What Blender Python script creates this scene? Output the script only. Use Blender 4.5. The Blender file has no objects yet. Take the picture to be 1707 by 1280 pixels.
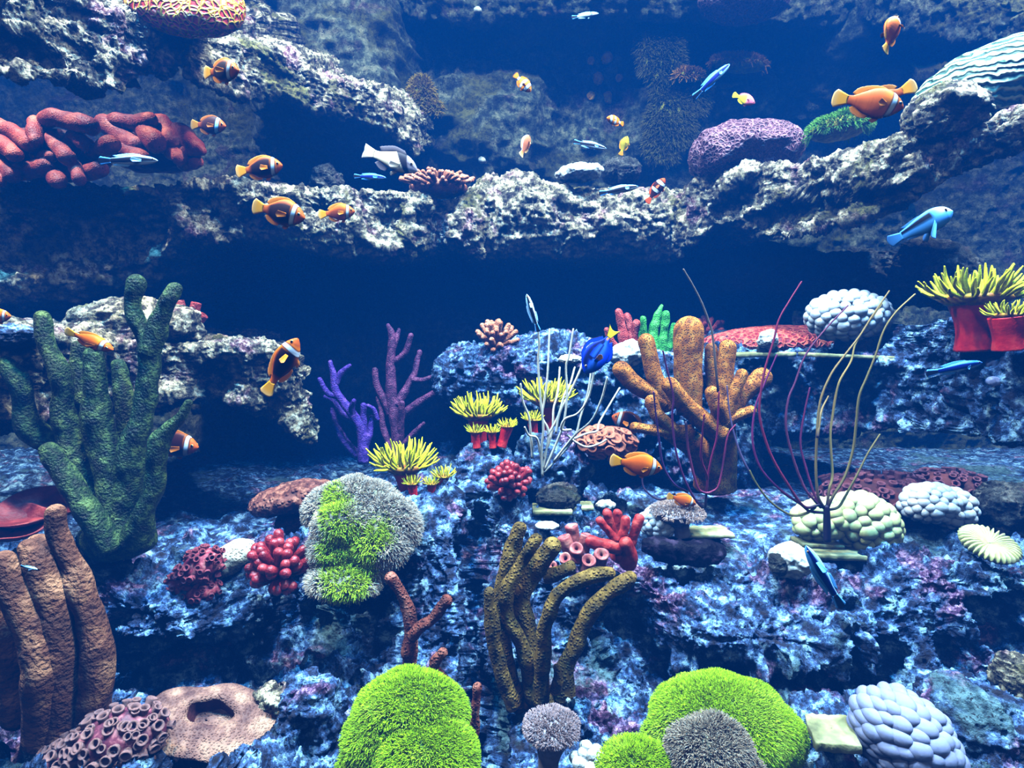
import bpy, math, random
import numpy as np
from mathutils import Vector, Matrix

# ------------------------------------------------------------------ camera, water, lamps, exposure
random.seed(7)
rng = np.random.default_rng(7)
scene = bpy.context.scene
COL = scene.collection
W, H = 1707.0, 1280.0
FPX = 931.0
PITCH = math.radians(-5.0)
CAM = np.array([0.0, 0.0, 0.8])

def lin(c):
    c = np.asarray(c, float) / 255.0
    return np.where(c <= 0.04045, c / 12.92, ((c + 0.055) / 1.055) ** 2.4)

def rgba(c, a=1.0):
    r = lin(c)
    return (float(r[0]), float(r[1]), float(r[2]), a)

cam_d = bpy.data.cameras.new('camera')
cam_d.sensor_width = 36.0
cam_d.lens = 36.0 * FPX / W
cam_d.clip_start = 0.02
cam = bpy.data.objects.new('camera', cam_d)
COL.objects.link(cam)
cam.location = CAM
cam.rotation_euler = (math.pi / 2 + PITCH, 0, 0)
scene.camera = cam

# the tank water: a clear blue scattering and absorbing body
world = bpy.data.worlds.new('water')
scene.world = world
world.use_nodes = True
wn = world.node_tree
wn.nodes.clear()
wo = wn.nodes.new('ShaderNodeOutputWorld')
bg = wn.nodes.new('ShaderNodeBackground')
bg.inputs[0].default_value = (0.002, 0.01, 0.04, 1)
bg.inputs[1].default_value = 1.0
sc_ = wn.nodes.new('ShaderNodeVolumeScatter')
sc_.inputs['Color'].default_value = (0.004, 0.125, 0.55, 1)
sc_.inputs['Density'].default_value = 0.066
ab_ = wn.nodes.new('ShaderNodeVolumeAbsorption')
ab_.inputs['Color'].default_value = (0.35, 0.80, 0.97, 1)
ab_.inputs['Density'].default_value = 0.07
ad_ = wn.nodes.new('ShaderNodeAddShader')
wn.links.new(sc_.outputs[0], ad_.inputs[0])
wn.links.new(ab_.outputs[0], ad_.inputs[1])
wn.links.new(bg.outputs[0], wo.inputs['Surface'])
wn.links.new(ad_.outputs[0], wo.inputs['Volume'])

def lamp(name, loc, aim, sx, sy, power, col, spread=180):
    d = bpy.data.lights.new(name, 'AREA')
    d.shape = 'RECTANGLE'
    d.size, d.size_y = sx, sy
    d.energy = power
    d.color = col
    d.spread = math.radians(spread)
    o = bpy.data.objects.new(name, d)
    COL.objects.link(o)
    o.location = loc
    o.rotation_euler = (Vector(aim) - Vector(loc)).to_track_quat('-Z', 'Y').to_euler()
    return o

# tank lamps hanging above the water, a white row and a blue row
for i, x in enumerate((-1.6, -0.55, 0.55, 1.6)):
    lamp('tank_lamp', (x, 0.85, 2.95), (x * 0.95, 1.25, 0.3), 0.2, 0.15, 56, (1.0, 0.94, 0.82), 115)
    lamp('tank_lamp', (x * 0.9 + 0.2, 0.7, 2.85), (x * 0.85 + 0.2, 0.95, 0.3), 0.2, 0.15, 42, (0.07, 0.46, 1.0), 115)
lamp('tank_lamp', (0.1, 1.35, 2.7), (0.1, 2.5, 1.5), 2.2, 0.15, 17, (0.62, 0.95, 0.95), 110)
# dim fill light added behind the camera to lift the shaded fronts
lamp('front_fill_lamp', (0.0, -1.1, 1.9), (0.0, 1.0, 0.6), 2.4, 0.8, 10.0, (0.75, 0.88, 1.0))

vs = scene.view_settings
vs.view_transform = 'Standard'
vs.look = 'None'
vs.exposure = 0.12
vs.gamma = 1.0
vs.use_curve_mapping = False
scene.cycles.max_bounces = 4
scene.cycles.diffuse_bounces = 0
scene.cycles.glossy_bounces = 2
scene.cycles.transmission_bounces = 2
scene.cycles.volume_bounces = 0
scene.cycles.transparent_max_bounces = 4
scene.cycles.caustics_reflective = False
scene.cycles.caustics_refractive = False

# ------------------------------------------------------------------ helpers
CP, SP = math.cos(PITCH), math.sin(PITCH)

def at(px, py, Y):
    """a point of the place seen at photo pixel px, py at distance Y into the tank"""
    u = (np.asarray(px, float) - W / 2) / FPX
    v = -(np.asarray(py, float) - H / 2) / FPX
    dy = CP - v * SP
    dz = SP + v * CP
    t = np.asarray(Y, float) / dy
    return np.stack([CAM[0] + t * u, np.broadcast_to(Y, np.shape(t)) + 0 * t, CAM[2] + t * dz], -1)

def pt(px, py, Y):
    return at(px, py, Y)

def mpp(Y):
    return Y / FPX

def _hash(ix, iy, iz, s):
    h = (ix.astype(np.uint32) * np.uint32(374761393) + iy.astype(np.uint32) * np.uint32(668265263)
         + iz.astype(np.uint32) * np.uint32(2147483647) + np.uint32((s * 974634777 + 12345) & 0xffffffff))
    h = (h ^ (h >> np.uint32(13))) * np.uint32(1274126177)
    h = (h ^ (h >> np.uint32(16))) * np.uint32(2246822519)
    return (h ^ (h >> np.uint32(15))).astype(np.float64) / 4294967295.0 * 2 - 1

def vnoise(P, freq, seed=0):
    Q = np.asarray(P, float) * freq + 517.0 + seed * 3.17
    I = np.floor(Q).astype(np.int64)
    f = Q - I
    f = f * f * f * (f * (f * 6 - 15) + 10)
    r = 0
    for dx in (0, 1):
        wx = f[:, 0] if dx else 1 - f[:, 0]
        for dy in (0, 1):
            wy = f[:, 1] if dy else 1 - f[:, 1]
            for dz in (0, 1):
                wz = f[:, 2] if dz else 1 - f[:, 2]
                r = r + wx * wy * wz * _hash(I[:, 0] + dx, I[:, 1] + dy, I[:, 2] + dz, seed)
    return r

def fbm(P, freq, octs=4, seed=0, gain=0.5, ridge=False):
    a, r, tot = 1.0, 0, 0
    for o in range(octs):
        n = vnoise(P, freq * 2.03 ** o, seed + o)
        if ridge:
            n = 1 - 2 * np.abs(n) ** 0.8
        r = r + a * n
        tot += a
        a *= gain
    return r / tot

def catmull(C, n):
    """dense Catmull-Rom resampling of control rows C (k, ...) to n rows"""
    C = np.asarray(C, float)
    k = len(C)
    if k == 2:
        t = np.linspace(0, 1, n).reshape((-1,) + (1,) * (C.ndim - 1))
        return C[0] * (1 - t) + C[1] * t
    E = np.concatenate([2 * C[:1] - C[1:2], C, 2 * C[-1:] - C[-2:-1]], 0)
    t = np.linspace(0, k - 1 - 1e-9, n)
    i = np.floor(t).astype(int)
    f = (t - i).reshape((-1,) + (1,) * (C.ndim - 1))
    a, b, c, d = E[i], E[i + 1], E[i + 2], E[i + 3]
    return 0.5 * ((2 * b) + (c - a) * f + (2 * a - 5 * b + 4 * c - d) * f * f + (3 * b - a - 3 * c + d) * f ** 3)

def grid_faces(n, m, wrap=False, off=0):
    j1 = m if wrap else m - 1
    i, j = np.meshgrid(np.arange(n - 1), np.arange(j1), indexing='ij')
    jn = (j + 1) % m
    return np.stack([i * m + j, i * m + jn, (i + 1) * m + jn, (i + 1) * m + j], -1).reshape(-1, 4) + off

def vnormals(V, F):
    F = np.asarray(F)
    n = np.cross(V[F[:, 2]] - V[F[:, 0]], V[F[:, 3]] - V[F[:, 1]])
    N = np.zeros_like(V)
    for k in range(4):
        np.add.at(N, F[:, k], n)
    return N / (np.linalg.norm(N, axis=1, keepdims=True) + 1e-12)

def build_mesh(name, V, F, smooth=True, cols=None):
    me = bpy.data.meshes.new(name)
    V = np.asarray(V, np.float32)
    if isinstance(F, np.ndarray):
        k = F.shape[1]
        nf = len(F)
        me.vertices.add(len(V))
        me.vertices.foreach_set('co', V.ravel())
        me.loops.add(nf * k)
        me.loops.foreach_set('vertex_index', F.astype(np.int32).ravel())
        me.polygons.add(nf)
        me.polygons.foreach_set('loop_start', np.arange(0, nf * k, k, dtype=np.int32))
        me.update(calc_edges=True)
    else:
        me.from_pydata([tuple(map(float, v)) for v in V], [], [tuple(int(i) for i in f) for f in F])
    if smooth:
        me.polygons.foreach_set('use_smooth', np.ones(len(me.polygons), bool))
    if cols is not None:
        ca = me.color_attributes.new('tint', 'FLOAT_COLOR', 'POINT')
        c = np.ones((len(V), 4), np.float32)
        c[:, :3] = cols
        ca.data.foreach_set('color', c.ravel())
    me.validate()
    return me

class MB:
    """collects quads into one mesh"""
    def __init__(self):
        self.V, self.F, self.C, self.n = [], [], [], 0
    def add(self, V, F, c=None):
        V = np.asarray(V, float)
        F = np.asarray(F)
        self.V.append(V)
        self.F.append(F + self.n)
        if c is not None:
            self.C.append(np.broadcast_to(np.asarray(c, float), (len(V), 3)))
        self.n += len(V)
        return self
    def get(self):
        return np.concatenate(self.V), np.concatenate(self.F), (np.concatenate(self.C) if self.C else None)

def tag(o, label=None, cat=None, group=None, kind=None):
    if label: o['label'] = label
    if cat: o['category'] = cat
    if group: o['group'] = group
    if kind: o['kind'] = kind
    return o

def put(name, me, mat, parent=None, loc=(0, 0, 0), rot=None, scale=None):
    o = bpy.data.objects.new(name, me)
    COL.objects.link(o)
    if mat is not None and len(me.materials) == 0:
        me.materials.append(mat)
    if parent is not None:
        o.parent = parent
    o.location = loc
    if rot is not None:
        o.rotation_mode = 'QUATERNION'
        o.rotation_quaternion = rot
    if scale is not None:
        o.scale = scale
    return o

class Thing:
    """an Empty at the base of a thing that parents its parts; parts are given in world space"""
    def __init__(self, name, base, label, cat, group=None):
        self.base = np.asarray(base, float)
        self.o = bpy.data.objects.new(name, None)
        COL.objects.link(self.o)
        self.o.location = self.base
        self.o.empty_display_size = 0.03
        tag(self.o, label, cat, group)
    def part(self, name, V, F, mat, parent=None, label=None, cols=None, kind=None, smooth=True):
        me = build_mesh(name, np.asarray(V) - self.base, F, smooth, cols)
        o = put(name, me, mat, parent or self.o)
        if label: o['label'] = label
        if kind: o['kind'] = kind
        return o
    def inst(self, name, me, mat, loc, rot=None, scale=None):
        return put(name, me, mat, self.o, np.asarray(loc) - self.base, rot, scale)

def solid(name, V, F, mat, label, cat, group=None, kind=None, cols=None, smooth=True):
    """a thing that is one mesh, its origin at its base"""
    V = np.asarray(V)
    b = np.array([V[:, 0].mean(), V[:, 1].mean(), V[:, 2].min()])
    o = put(name, build_mesh(name, V - b, F, smooth, cols), mat, None, b)
    return tag(o, label, cat, group, kind)

def frames(P):
    T = np.gradient(P, axis=0)
    T /= np.linalg.norm(T, axis=1, keepdims=True) + 1e-12
    r = np.array([0.0, 1.0, 0.0]) if abs(T[0, 1]) < 0.9 else np.array([1.0, 0, 0])
    U = []
    for t in T:
        r = r - t * np.dot(r, t)
        r = r / (np.linalg.norm(r) + 1e-12)
        U.append(r)
    U = np.array(U)
    return T, U, np.cross(T, U)

def tube(P, R, seg=14, n=24, tip='round', lump=0.0, lfreq=60, seed=0, start_cap=True, cup=0.55):
    """swept tube through control points P with radii R; tip round, flat, or a hollow cup"""
    P = catmull(P, n)
    R = catmull(np.asarray(R, float), n)
    T, U, B = frames(P)
    rings = [(P[i], R[i], U[i], B[i]) for i in range(n)]
    e, r, t, u, b = P[-1], R[-1], T[-1], U[-1], B[-1]
    if tip == 'round':
        for a in (20, 40, 58, 74, 86):
            a = math.radians(a)
            rings.append((e + t * r * math.sin(a), r * math.cos(a), u, b))
    elif tip == 'cup':
        rings += [(e + t * r * 0.16, r * 0.97, u, b), (e + t * r * 0.22, r * 0.86, u, b), (e + t * r * 0.15, r * 0.70, u, b),
                  (e - t * r * 0.15, r * cup, u, b), (e - t * r * 0.8, r * cup * 0.9, u, b), (e - t * r * 1.6, r * cup * 0.6, u, b),
                  (e - t * r * 1.75, r * 0.02, u, b)]
    else:
        rings.append((e, r * 0.02, u, b))
    if start_cap:
        rings.insert(0, (P[0], R[0] * 0.02, U[0], B[0]))
    th = np.linspace(0, 2 * math.pi, seg, endpoint=False)
    V = np.concatenate([c + rr * (np.cos(th)[:, None] * uu + np.sin(th)[:, None] * bb) for c, rr, uu, bb in rings])
    F = grid_faces(len(rings), seg, True)
    if lump:
        N = vnormals(V, F)
        V = V + N * (lump * fbm(V, lfreq, 2, seed))[:, None]
    return V, F

def sphere(c, r, nu=20, nv=12):
    r = np.broadcast_to(np.asarray(r, float), (3,))
    ph = np.linspace(0.02, math.pi - 0.02, nv)
    th = np.linspace(0, 2 * math.pi, nu, endpoint=False)
    V = np.stack([np.sin(ph)[:, None] * np.cos(th), np.sin(ph)[:, None] * np.sin(th), np.cos(ph)[:, None] + 0 * th], -1).reshape(-1, 3)
    return V * r + np.asarray(c), grid_faces(nv, nu, True)[:, ::-1]

# ------------------------------------------------------------------ materials
MATS = {}
def new_mat(name):
    m = bpy.data.materials.new(name)
    m.use_nodes = True
    nt = m.node_tree
    nt.nodes.clear()
    o = nt.nodes.new('ShaderNodeOutputMaterial')
    p = nt.nodes.new('ShaderNodeBsdfPrincipled')
    nt.links.new(p.outputs[0], o.inputs['Surface'])
    p.inputs['Specular IOR Level'].default_value = 0.25
    return m, nt, p

def N_(nt, kind, **kw):
    n = nt.nodes.new(kind)
    for k, v in kw.items():
        if k.startswith('i_'):
            n.inputs[k[2:].replace('_', ' ')].default_value = v
        else:
            setattr(n, k, v)
    return n

def ramp(nt, src, stops, interp='LINEAR'):
    r = nt.nodes.new('ShaderNodeValToRGB')
    r.color_ramp.interpolation = interp
    el = r.color_ramp.elements
    while len(el) < len(stops):
        el.new(0.5)
    for e, (p, c) in zip(el, stops):
        e.position = p
        e.color = rgba(c) if len(c) == 3 else c
    nt.links.new(src, r.inputs[0])
    return r.outputs[0]

def mixc(nt, fac, a, b):
    m = nt.nodes.new('ShaderNodeMix')
    m.data_type = 'RGBA'
    for inp, v in ((m.inputs[0], fac), (m.inputs[6], a), (m.inputs[7], b)):
        if hasattr(v, 'links'):
            nt.links.new(v, inp)
        else:
            inp.default_value = v
    return m.outputs[2]

BW = ((0, 0, 0, 1), (1, 1, 1, 1))

def rock_mat(name, base, speck, algae, dark=(38, 36, 40), s=1.0, algae_amt=0.5, bump=0.012):
    """encrusted reef rock: pale crust, coralline and weedy patches, dark pits"""
    m, nt, p = new_mat(name)
    g = N_(nt, 'ShaderNodeNewGeometry')
    pos = g.outputs['Position']
    def noise(sc, det=4, rough=0.6, w=0):
        n = N_(nt, 'ShaderNodeTexNoise')
        n.inputs['Scale'].default_value = sc * s
        n.inputs['Detail'].default_value = det
        n.inputs['Roughness'].default_value = rough
        n.inputs['Distortion'].default_value = w
        nt.links.new(pos, n.inputs['Vector'])
        return n.outputs['Fac']
    c = ramp(nt, noise(34, 6, 0.68), [(0.34, dark), (0.45, base[0]), (0.53, base[1]), (0.64, base[2])])
    pat = ramp(nt, noise(9, 5, 0.6, 0.6), [(0.56, BW[0]), (0.64, BW[1])])
    c2 = ramp(nt, noise(90, 3, 0.6), [(0.38, speck[0]), (0.5, speck[1]), (0.63, speck[2])])
    c = mixc(nt, pat, c, c2)
    pa = ramp(nt, noise(5, 6, 0.62, 0.4), [(0.62 - 0.2 * algae_amt, BW[0]), (0.70 - 0.2 * algae_amt, BW[1])])
    ca = ramp(nt, noise(60, 4, 0.6), [(0.36, algae[0]), (0.6, algae[1])])
    c = mixc(nt, pa, c, ca)
    dk = ramp(nt, noise(150, 4, 0.7), [(0.36, BW[0]), (0.45, BW[1])])
    c = mixc(nt, dk, rgba(dark), c)
    nt.links.new(c, p.inputs['Base Color'])
    p.inputs['Roughness'].default_value = 0.85
    b = N_(nt, 'ShaderNodeBump')
    b.inputs['Strength'].default_value = 1.0
    b.inputs['Distance'].default_value = bump
    nt.links.new(noise(95, 5, 0.72), b.inputs['Height'])
    nt.links.new(b.outputs[0], p.inputs['Normal'])
    return m

def coral_mat(name, lo, mid, hi, scale=60, kind='noise', bscale=150, bump=0.003, rough=0.6, pit=None, sss=0.0, det=3, spec=0.25):
    """coral or sponge skin in object space: three tints, and a bump of polyps (voronoi), pits or grain"""
    m, nt, p = new_mat(name)
    tc = N_(nt, 'ShaderNodeTexCoord')
    pos = tc.outputs['Object']
    n = N_(nt, 'ShaderNodeTexNoise')
    n.inputs['Scale'].default_value = scale
    n.inputs['Detail'].default_value = det
    nt.links.new(pos, n.inputs['Vector'])
    c = ramp(nt, n.outputs['Fac'], [(0.32, lo), (0.5, mid), (0.68, hi)])
    b = N_(nt, 'ShaderNodeBump')
    b.inputs['Distance'].default_value = bump
    if kind == 'noise':
        t = N_(nt, 'ShaderNodeTexNoise')
        t.inputs['Scale'].default_value = bscale
        t.inputs['Detail'].default_value = 3
        h = t.outputs['Fac']
    else:
        t = N_(nt, 'ShaderNodeTexVoronoi')
        t.inputs['Scale'].default_value = bscale
        h = t.outputs['Distance']
    nt.links.new(pos, t.inputs['Vector'])
    if kind == 'polyp':
        h = ramp(nt, h, [(0.0, BW[1]), (0.55, BW[0])])
    if kind == 'pits':
        h = ramp(nt, h, [(0.12, BW[0]), (0.45, BW[1])])
    if pit is not None:
        c = mixc(nt, h, rgba(pit), c) if kind != 'polyp' else mixc(nt, h, c, rgba(pit))
    nt.links.new(h, b.inputs['Height'])
    nt.links.new(c, p.inputs['Base Color'])
    nt.links.new(b.outputs[0], p.inputs['Normal'])
    p.inputs['Roughness'].default_value = rough
    p.inputs['Specular IOR Level'].default_value = spec
    if sss:
        p.inputs['Subsurface Weight'].default_value = sss
        p.inputs['Subsurface Radius'].default_value = (0.008, 0.006, 0.006)
        p.inputs['Subsurface Scale'].default_value = 1.0
    return m

def tint_mat(name, rough=0.5, spec=0.3, bump=0.0, bscale=200):
    m, nt, p = new_mat(name)
    a = N_(nt, 'ShaderNodeAttribute', attribute_name='tint')
    nt.links.new(a.outputs['Color'], p.inputs['Base Color'])
    p.inputs['Roughness'].default_value = rough
    p.inputs['Specular IOR Level'].default_value = spec
    if bump:
        tc = N_(nt, 'ShaderNodeTexCoord')
        n = N_(nt, 'ShaderNodeTexNoise')
        n.inputs['Scale'].default_value = bscale
        nt.links.new(tc.outputs['Object'], n.inputs['Vector'])
        b = N_(nt, 'ShaderNodeBump')
        b.inputs['Distance'].default_value = bump
        nt.links.new(n.outputs['Fac'], b.inputs['Height'])
        nt.links.new(b.outputs[0], p.inputs['Normal'])
    return m

M_UP = rock_mat('reef_rock_pale', [(72, 68, 58), (164, 152, 124), (246, 234, 200)], [(60, 34, 48), (130, 88, 98), (224, 190, 184)],
                [(40, 44, 20), (118, 112, 62)], dark=(20, 18, 22), algae_amt=0.35)
M_LOW = rock_mat('reef_rock_purple', [(28, 42, 72), (66, 98, 148), (166, 212, 240)], [(38, 22, 52), (92, 58, 98), (186, 150, 184)],
                 [(26, 48, 58), (88, 120, 128)], dark=(16, 14, 22), algae_amt=0.3)
M_WALL = rock_mat('reef_wall', [(44, 52, 46), (80, 86, 72), (120, 118, 98)], [(38, 28, 36), (64, 50, 54), (96, 82, 78)],
                  [(36, 40, 18), (78, 76, 34)], dark=(16, 18, 16), algae_amt=0.5, s=0.8)
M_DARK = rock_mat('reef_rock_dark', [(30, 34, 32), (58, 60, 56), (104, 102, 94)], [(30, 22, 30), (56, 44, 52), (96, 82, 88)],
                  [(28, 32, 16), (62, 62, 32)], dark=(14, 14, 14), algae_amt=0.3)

# ------------------------------------------------------------------ rockwork
def rough_up(V, F, big=0.03, mid=0.018, fine=0.008, seed=0, pits=0.02):
    N = vnormals(V, F)
    d = big * fbm(V, 5, 2, seed) + mid * fbm(V, 18, 3, seed + 5, ridge=True)
    h = fbm(V, 14, 3, seed + 11)
    d = d - pits * np.clip((h - 0.16) * 5, 0, 1)
    V = V + N * d[:, None]
    N = vnormals(V, F)
    V = V + N * (fine * fbm(V, 55, 3, seed + 21, gain=0.7, ridge=True))[:, None]
    return V

def dent(V, dents):
    for px, py, Y, rp, dep in dents:
        c = at(px, py, Y)
        r = rp * mpp(Y)
        q = ((V[:, 0] - c[0]) ** 2 + (V[:, 2] - c[2]) ** 2) / r ** 2
        near = np.abs(V[:, 1] - Y) < 0.35
        V[:, 1] += dep * np.clip(1.35 * np.exp(-q * 1.2) - 0.2, 0, 1) * near
    return V

def ledge(name, st, Yb, mat, label, nx=420, ny=150, rise=0.05, under=0.02, bulge=0.03, seed=0, dents=(), cut=0.05, kind=None, **kw):
    """a rock shelf: at each station px, top of lip, bottom of lip, distance; closed section back to Yb"""
    rows = []
    for s in st:
        px, yt, yb, Y = s[:4]
        bg_ = s[4] if len(s) > 4 else bulge
        A, B = at(px, yt, Y), at(px, yb, Y)
        x, zt, zb = A[0], A[2], B[2]
        h = zt - zb
        yk = Yb if not callable(Yb) else Yb(x)
        yk = max(yk, Y + 0.12)
        rs = rise if rise != 'steep' else (zt - 0.8) / Y * (yk - Y) * 0.86
        un = under if rise != 'steep' else (zb - 0.8) / Y * (yk - Y) * 1.04
        ct = max(cut, -bg_ * 1.2)
        rows.append([(x, yk, zt + rs), (x, Y + (yk - Y) * 0.5, zt + rs * (0.5 if rise == 'steep' else .8)), (x, Y + (yk - Y) * 0.15, zt + rs * (.15 if rise == 'steep' else .3)), (x, Y + 0.012, zt),
                     (x, Y - bg_ * 0.7, zt - h * 0.22), (x, Y - bg_, zt - h * 0.5), (x, Y - bg_ * .4, zb + h * 0.18), (x, Y + ct, zb),
                     (x, Y + ct + (yk - Y) * 0.25, zb + un * 0.4), (x, yk, zb + un)])
    C = np.array(rows)
    C = np.concatenate([C[:1] * 0.02 + C[:1].mean(1, keepdims=True) * 0.98, C, C[-1:] * 0.02 + C[-1:].mean(1, keepdims=True) * 0.98])
    G = catmull(C, nx)
    # spread the section points more evenly along its length
    G = catmull(np.swapaxes(G, 0, 1), ny)
    G = np.swapaxes(G, 0, 1)
    V = G.reshape(-1, 3).copy()
    F = grid_faces(nx, ny)
    V = dent(V, dents)
    V = rough_up(V, F, seed=seed, **kw)
    if kind:
        o = put(name, build_mesh(name, V, F), mat)
        o['kind'] = kind
        return o
    return solid(name, V, F, mat, label, 'rock')

def boulder(name, px, py, Y, rx, ry, rz, mat, label, seed=0, nu=150, nv=90, rot=0.0, parent=None, cat='rock', group=None, **kw):
    c = at(px, py, Y)
    V, F = sphere((0, 0, 0), 1.0, nu, nv)
    V = np.sign(V) * np.abs(V) ** 0.8
    V = V * np.array([rx, ry, rz])
    cr, sr = math.cos(rot), math.sin(rot)
    V = np.stack([V[:, 0] * cr - V[:, 2] * sr, V[:, 1], V[:, 0] * sr + V[:, 2] * cr], -1) + c
    V = rough_up(V, F[:, ::1], seed=seed, **kw)
    return solid(name, V, F, mat, label, cat, group)

# back wall: a relief of rock columns and recesses
def back_wall():
    nx, nz = 640, 420
    X, Z = np.meshgrid(np.linspace(-2.9, 2.9, nx), np.linspace(-0.1, 2.75, nz), indexing='ij')
    V = np.stack([X, 0 * X + 2.62, Z], -1).reshape(-1, 3)
    def slab(px0, px1, py0, py1, Yt, soft=0.05):
        a, b = at(px0, py1, Yt), at(px1, py0, Yt)
        k = 1 / (1 + np.exp(-(V[:, 0] - a[0]) / soft)) / (1 + np.exp((V[:, 0] - b[0]) / soft)) \
            / (1 + np.exp(-(V[:, 2] - a[2]) / soft)) / (1 + np.exp((V[:, 2] - b[2]) / soft))
        V[:, 1] = V[:, 1] * (1 - k) + (Yt) * k
    slab(380, 662, -300, 190, 2.12, 0.03)
    slab(700, 905, 85, 270, 2.4, 0.04)
    slab(960, 1010, 100, 260, 2.5, 0.03)
    slab(1050, 1140, -200, 280, 2.42, 0.04)
    slab(1180, 1330, 100, 150, 2.35, 0.03)
    slab(1280, 1330, 0, 60, 2.3, 0.03)
    slab(1470, 1800, -200, 20, 2.0, 0.03)
    slab(1600, 1800, 20, 60, 1.9, 0.02)
    slab(680, 1520, -300, 14, 2.25, 0.02)
    slab(1400, 1600, 90, 140, 2.3, 0.04)
    slab(540, 770, 440, 500, 2.3, 0.03)
    slab(600, 740, 505, 560, 2.36, 0.03)
    slab(330, 800, 560, 900, 2.45, 0.05)
    F = grid_faces(nx, nz)[:, ::-1]
    S = V.copy(); S[:, 2] *= 1.6
    N = vnormals(V, F)
    V = V + N * (0.07 * fbm(S, 3.2, 3, 40) + 0.03 * fbm(V, 13, 3, 44, ridge=True) + 0.006 * fbm(V, 60, 2, 47))[:, None]
    o = put('wall_back', build_mesh('wall_back', V, F), M_WALL)
    o['kind'] = 'structure'
back_wall()

# the sea bed and the broken slope that falls towards the glass
def sea_bed():
    st = {
        -250: [(1420, .60), (1290, .72), (1220, .78), (1150, .84), (1080, .90), (1000, .97), (950, 1.05), (900, 1.15), (860, 1.3), (800, 1.7), (740, 2.7)],
        60: [(1420, .60), (1290, .74), (1220, .82), (1170, .88), (1100, .94), (1020, 1.0), (960, 1.06), (920, 1.14), (880, 1.3), (810, 1.7), (745, 2.7)],
        180: [(1420, .60), (1290, .76), (1225, .86), (1165, .95), (1110, .98), (1060, .96), (985, .98), (930, 1.1), (885, 1.3), (815, 1.7), (745, 2.7)],
        260: [(1420, .62), (1290, .78), (1215, .86), (1150, .98), (1100, 1.0), (1070, .95), (1000, .97), (925, 1.14), (885, 1.32), (820, 1.7), (745, 2.7)],
        360: [(1420, .62), (1290, .78), (1200, .87), (1150, 1.0), (1110, 1.04), (1060, 1.0), (990, 1.05), (930, 1.16), (885, 1.34), (825, 1.7), (745, 2.7)],
        480: [(1420, .62), (1290, .76), (1200, .86), (1140, .99), (1080, 1.08), (1030, 1.12), (970, 1.14), (920, 1.2), (880, 1.36), (830, 1.7), (745, 2.7)],
        600: [(1420, .62), (1290, .76), (1210, .86), (1150, .98), (1080, 1.09), (1020, 1.14), (960, 1.14), (910, 1.2), (870, 1.35), (830, 1.7), (745, 2.7)],
        700: [(1420, .62), (1290, .78), (1200, .88), (1120, .97), (1050, 1.02), (980, 1.05), (920, 1.08), (880, 1.12), (840, 1.24), (810, 1.5), (745, 2.7)],
        765: [(1420, .64), (1290, .80), (1200, .9), (1120, .98), (1050, 1.03), (980, 1.07), (920, 1.12), (880, 1.17), (840, 1.28), (800, 1.5), (745, 2.7)],
        795: [(1420, .76), (1290, .95), (1200, 1.07), (1120, 1.17), (1050, 1.24), (980, 1.28), (920, 1.33), (880, 1.37), (840, 1.44), (800, 1.5), (745, 2.7)],
        825: [(1420, .64), (1290, .80), (1200, .9), (1120, .98), (1050, 1.04), (980, 1.08), (920, 1.12), (880, 1.17), (840, 1.28), (800, 1.5), (745, 2.7)],
        890: [(1420, .62), (1290, .78), (1200, .88), (1120, .97), (1050, 1.02), (980, 1.06), (930, 1.09), (890, 1.16), (850, 1.30), (800, 1.6), (745, 2.7)],
        1000: [(1420, .62), (1290, .77), (1200, .87), (1130, .97), (1060, 1.05), (1000, 1.07), (945, 1.09), (900, 1.20), (860, 1.34), (815, 1.6), (745, 2.7)],
        1120: [(1420, .62), (1290, .76), (1205, .86), (1165, 1.02), (1110, 1.08), (1065, 1.0), (955, 1.09), (910, 1.20), (865, 1.36), (815, 1.6), (745, 2.7)],
        1250: [(1420, .62), (1290, .76), (1225, .84), (1190, 1.1), (1130, 1.16), (1085, .95), (960, 1.08), (910, 1.20), (865, 1.36), (815, 1.6), (745, 2.7)],
        1390: [(1420, .62), (1290, .75), (1225, .83), (1180, 1.02), (1130, 1.06), (1085, .97), (960, 1.08), (910, 1.20), (865, 1.34), (815, 1.6), (745, 2.7)],
        1540: [(1420, .60), (1290, .73), (1225, .82), (1150, .91), (1090, .96), (1030, .99), (955, 1.04), (910, 1.16), (865, 1.32), (815, 1.6), (745, 2.7)],
        1690: [(1420, .60), (1290, .71), (1225, .80), (1160, .90), (1100, .96), (1040, .99), (965, 1.0), (915, 1.10), (870, 1.25), (815, 1.6), (745, 2.7)],
        1950: [(1420, .58), (1290, .70), (1225, .78), (1150, .86), (1090, .9), (1030, .93), (965, .97), (910, 1.05), (865, 1.2), (815, 1.6), (745, 2.7)],
    }
    st[-700], st[2450] = st[-250], st[1950]
    ks = sorted(st)
    C = []
    for k in ks:
        C.append([at(k, py, Y) for py, Y in st[k]])
    C = np.array(C)
    # stations resampled evenly in x before smoothing
    xs = np.array(ks, float)
    q = np.linspace(xs[0], xs[-1], 130)
    Cq = np.empty((len(q),) + C.shape[1:])
    for j in range(C.shape[1]):
        for d in range(3):
            Cq[:, j, d] = np.interp(q, xs, C[:, j, d])
    nx, ny = 1150, 560
    G = catmull(Cq, nx)
    G = np.swapaxes(catmull(np.swapaxes(G, 0, 1), ny), 0, 1)
    V = G.reshape(-1, 3).copy()
    F = grid_faces(nx, ny)
    V = dent(V, [(470, 1060, 1.05, 110, 0.06), (235, 1130, .97, 60, 0.10),
                 (1640, 1140, .93, 60, 0.08), (1060, 1045, 1.04, 60, 0.05), (1670, 1050, 1.0, 60, 0.06), (330, 1140, .97, 60, 0.08)])
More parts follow.
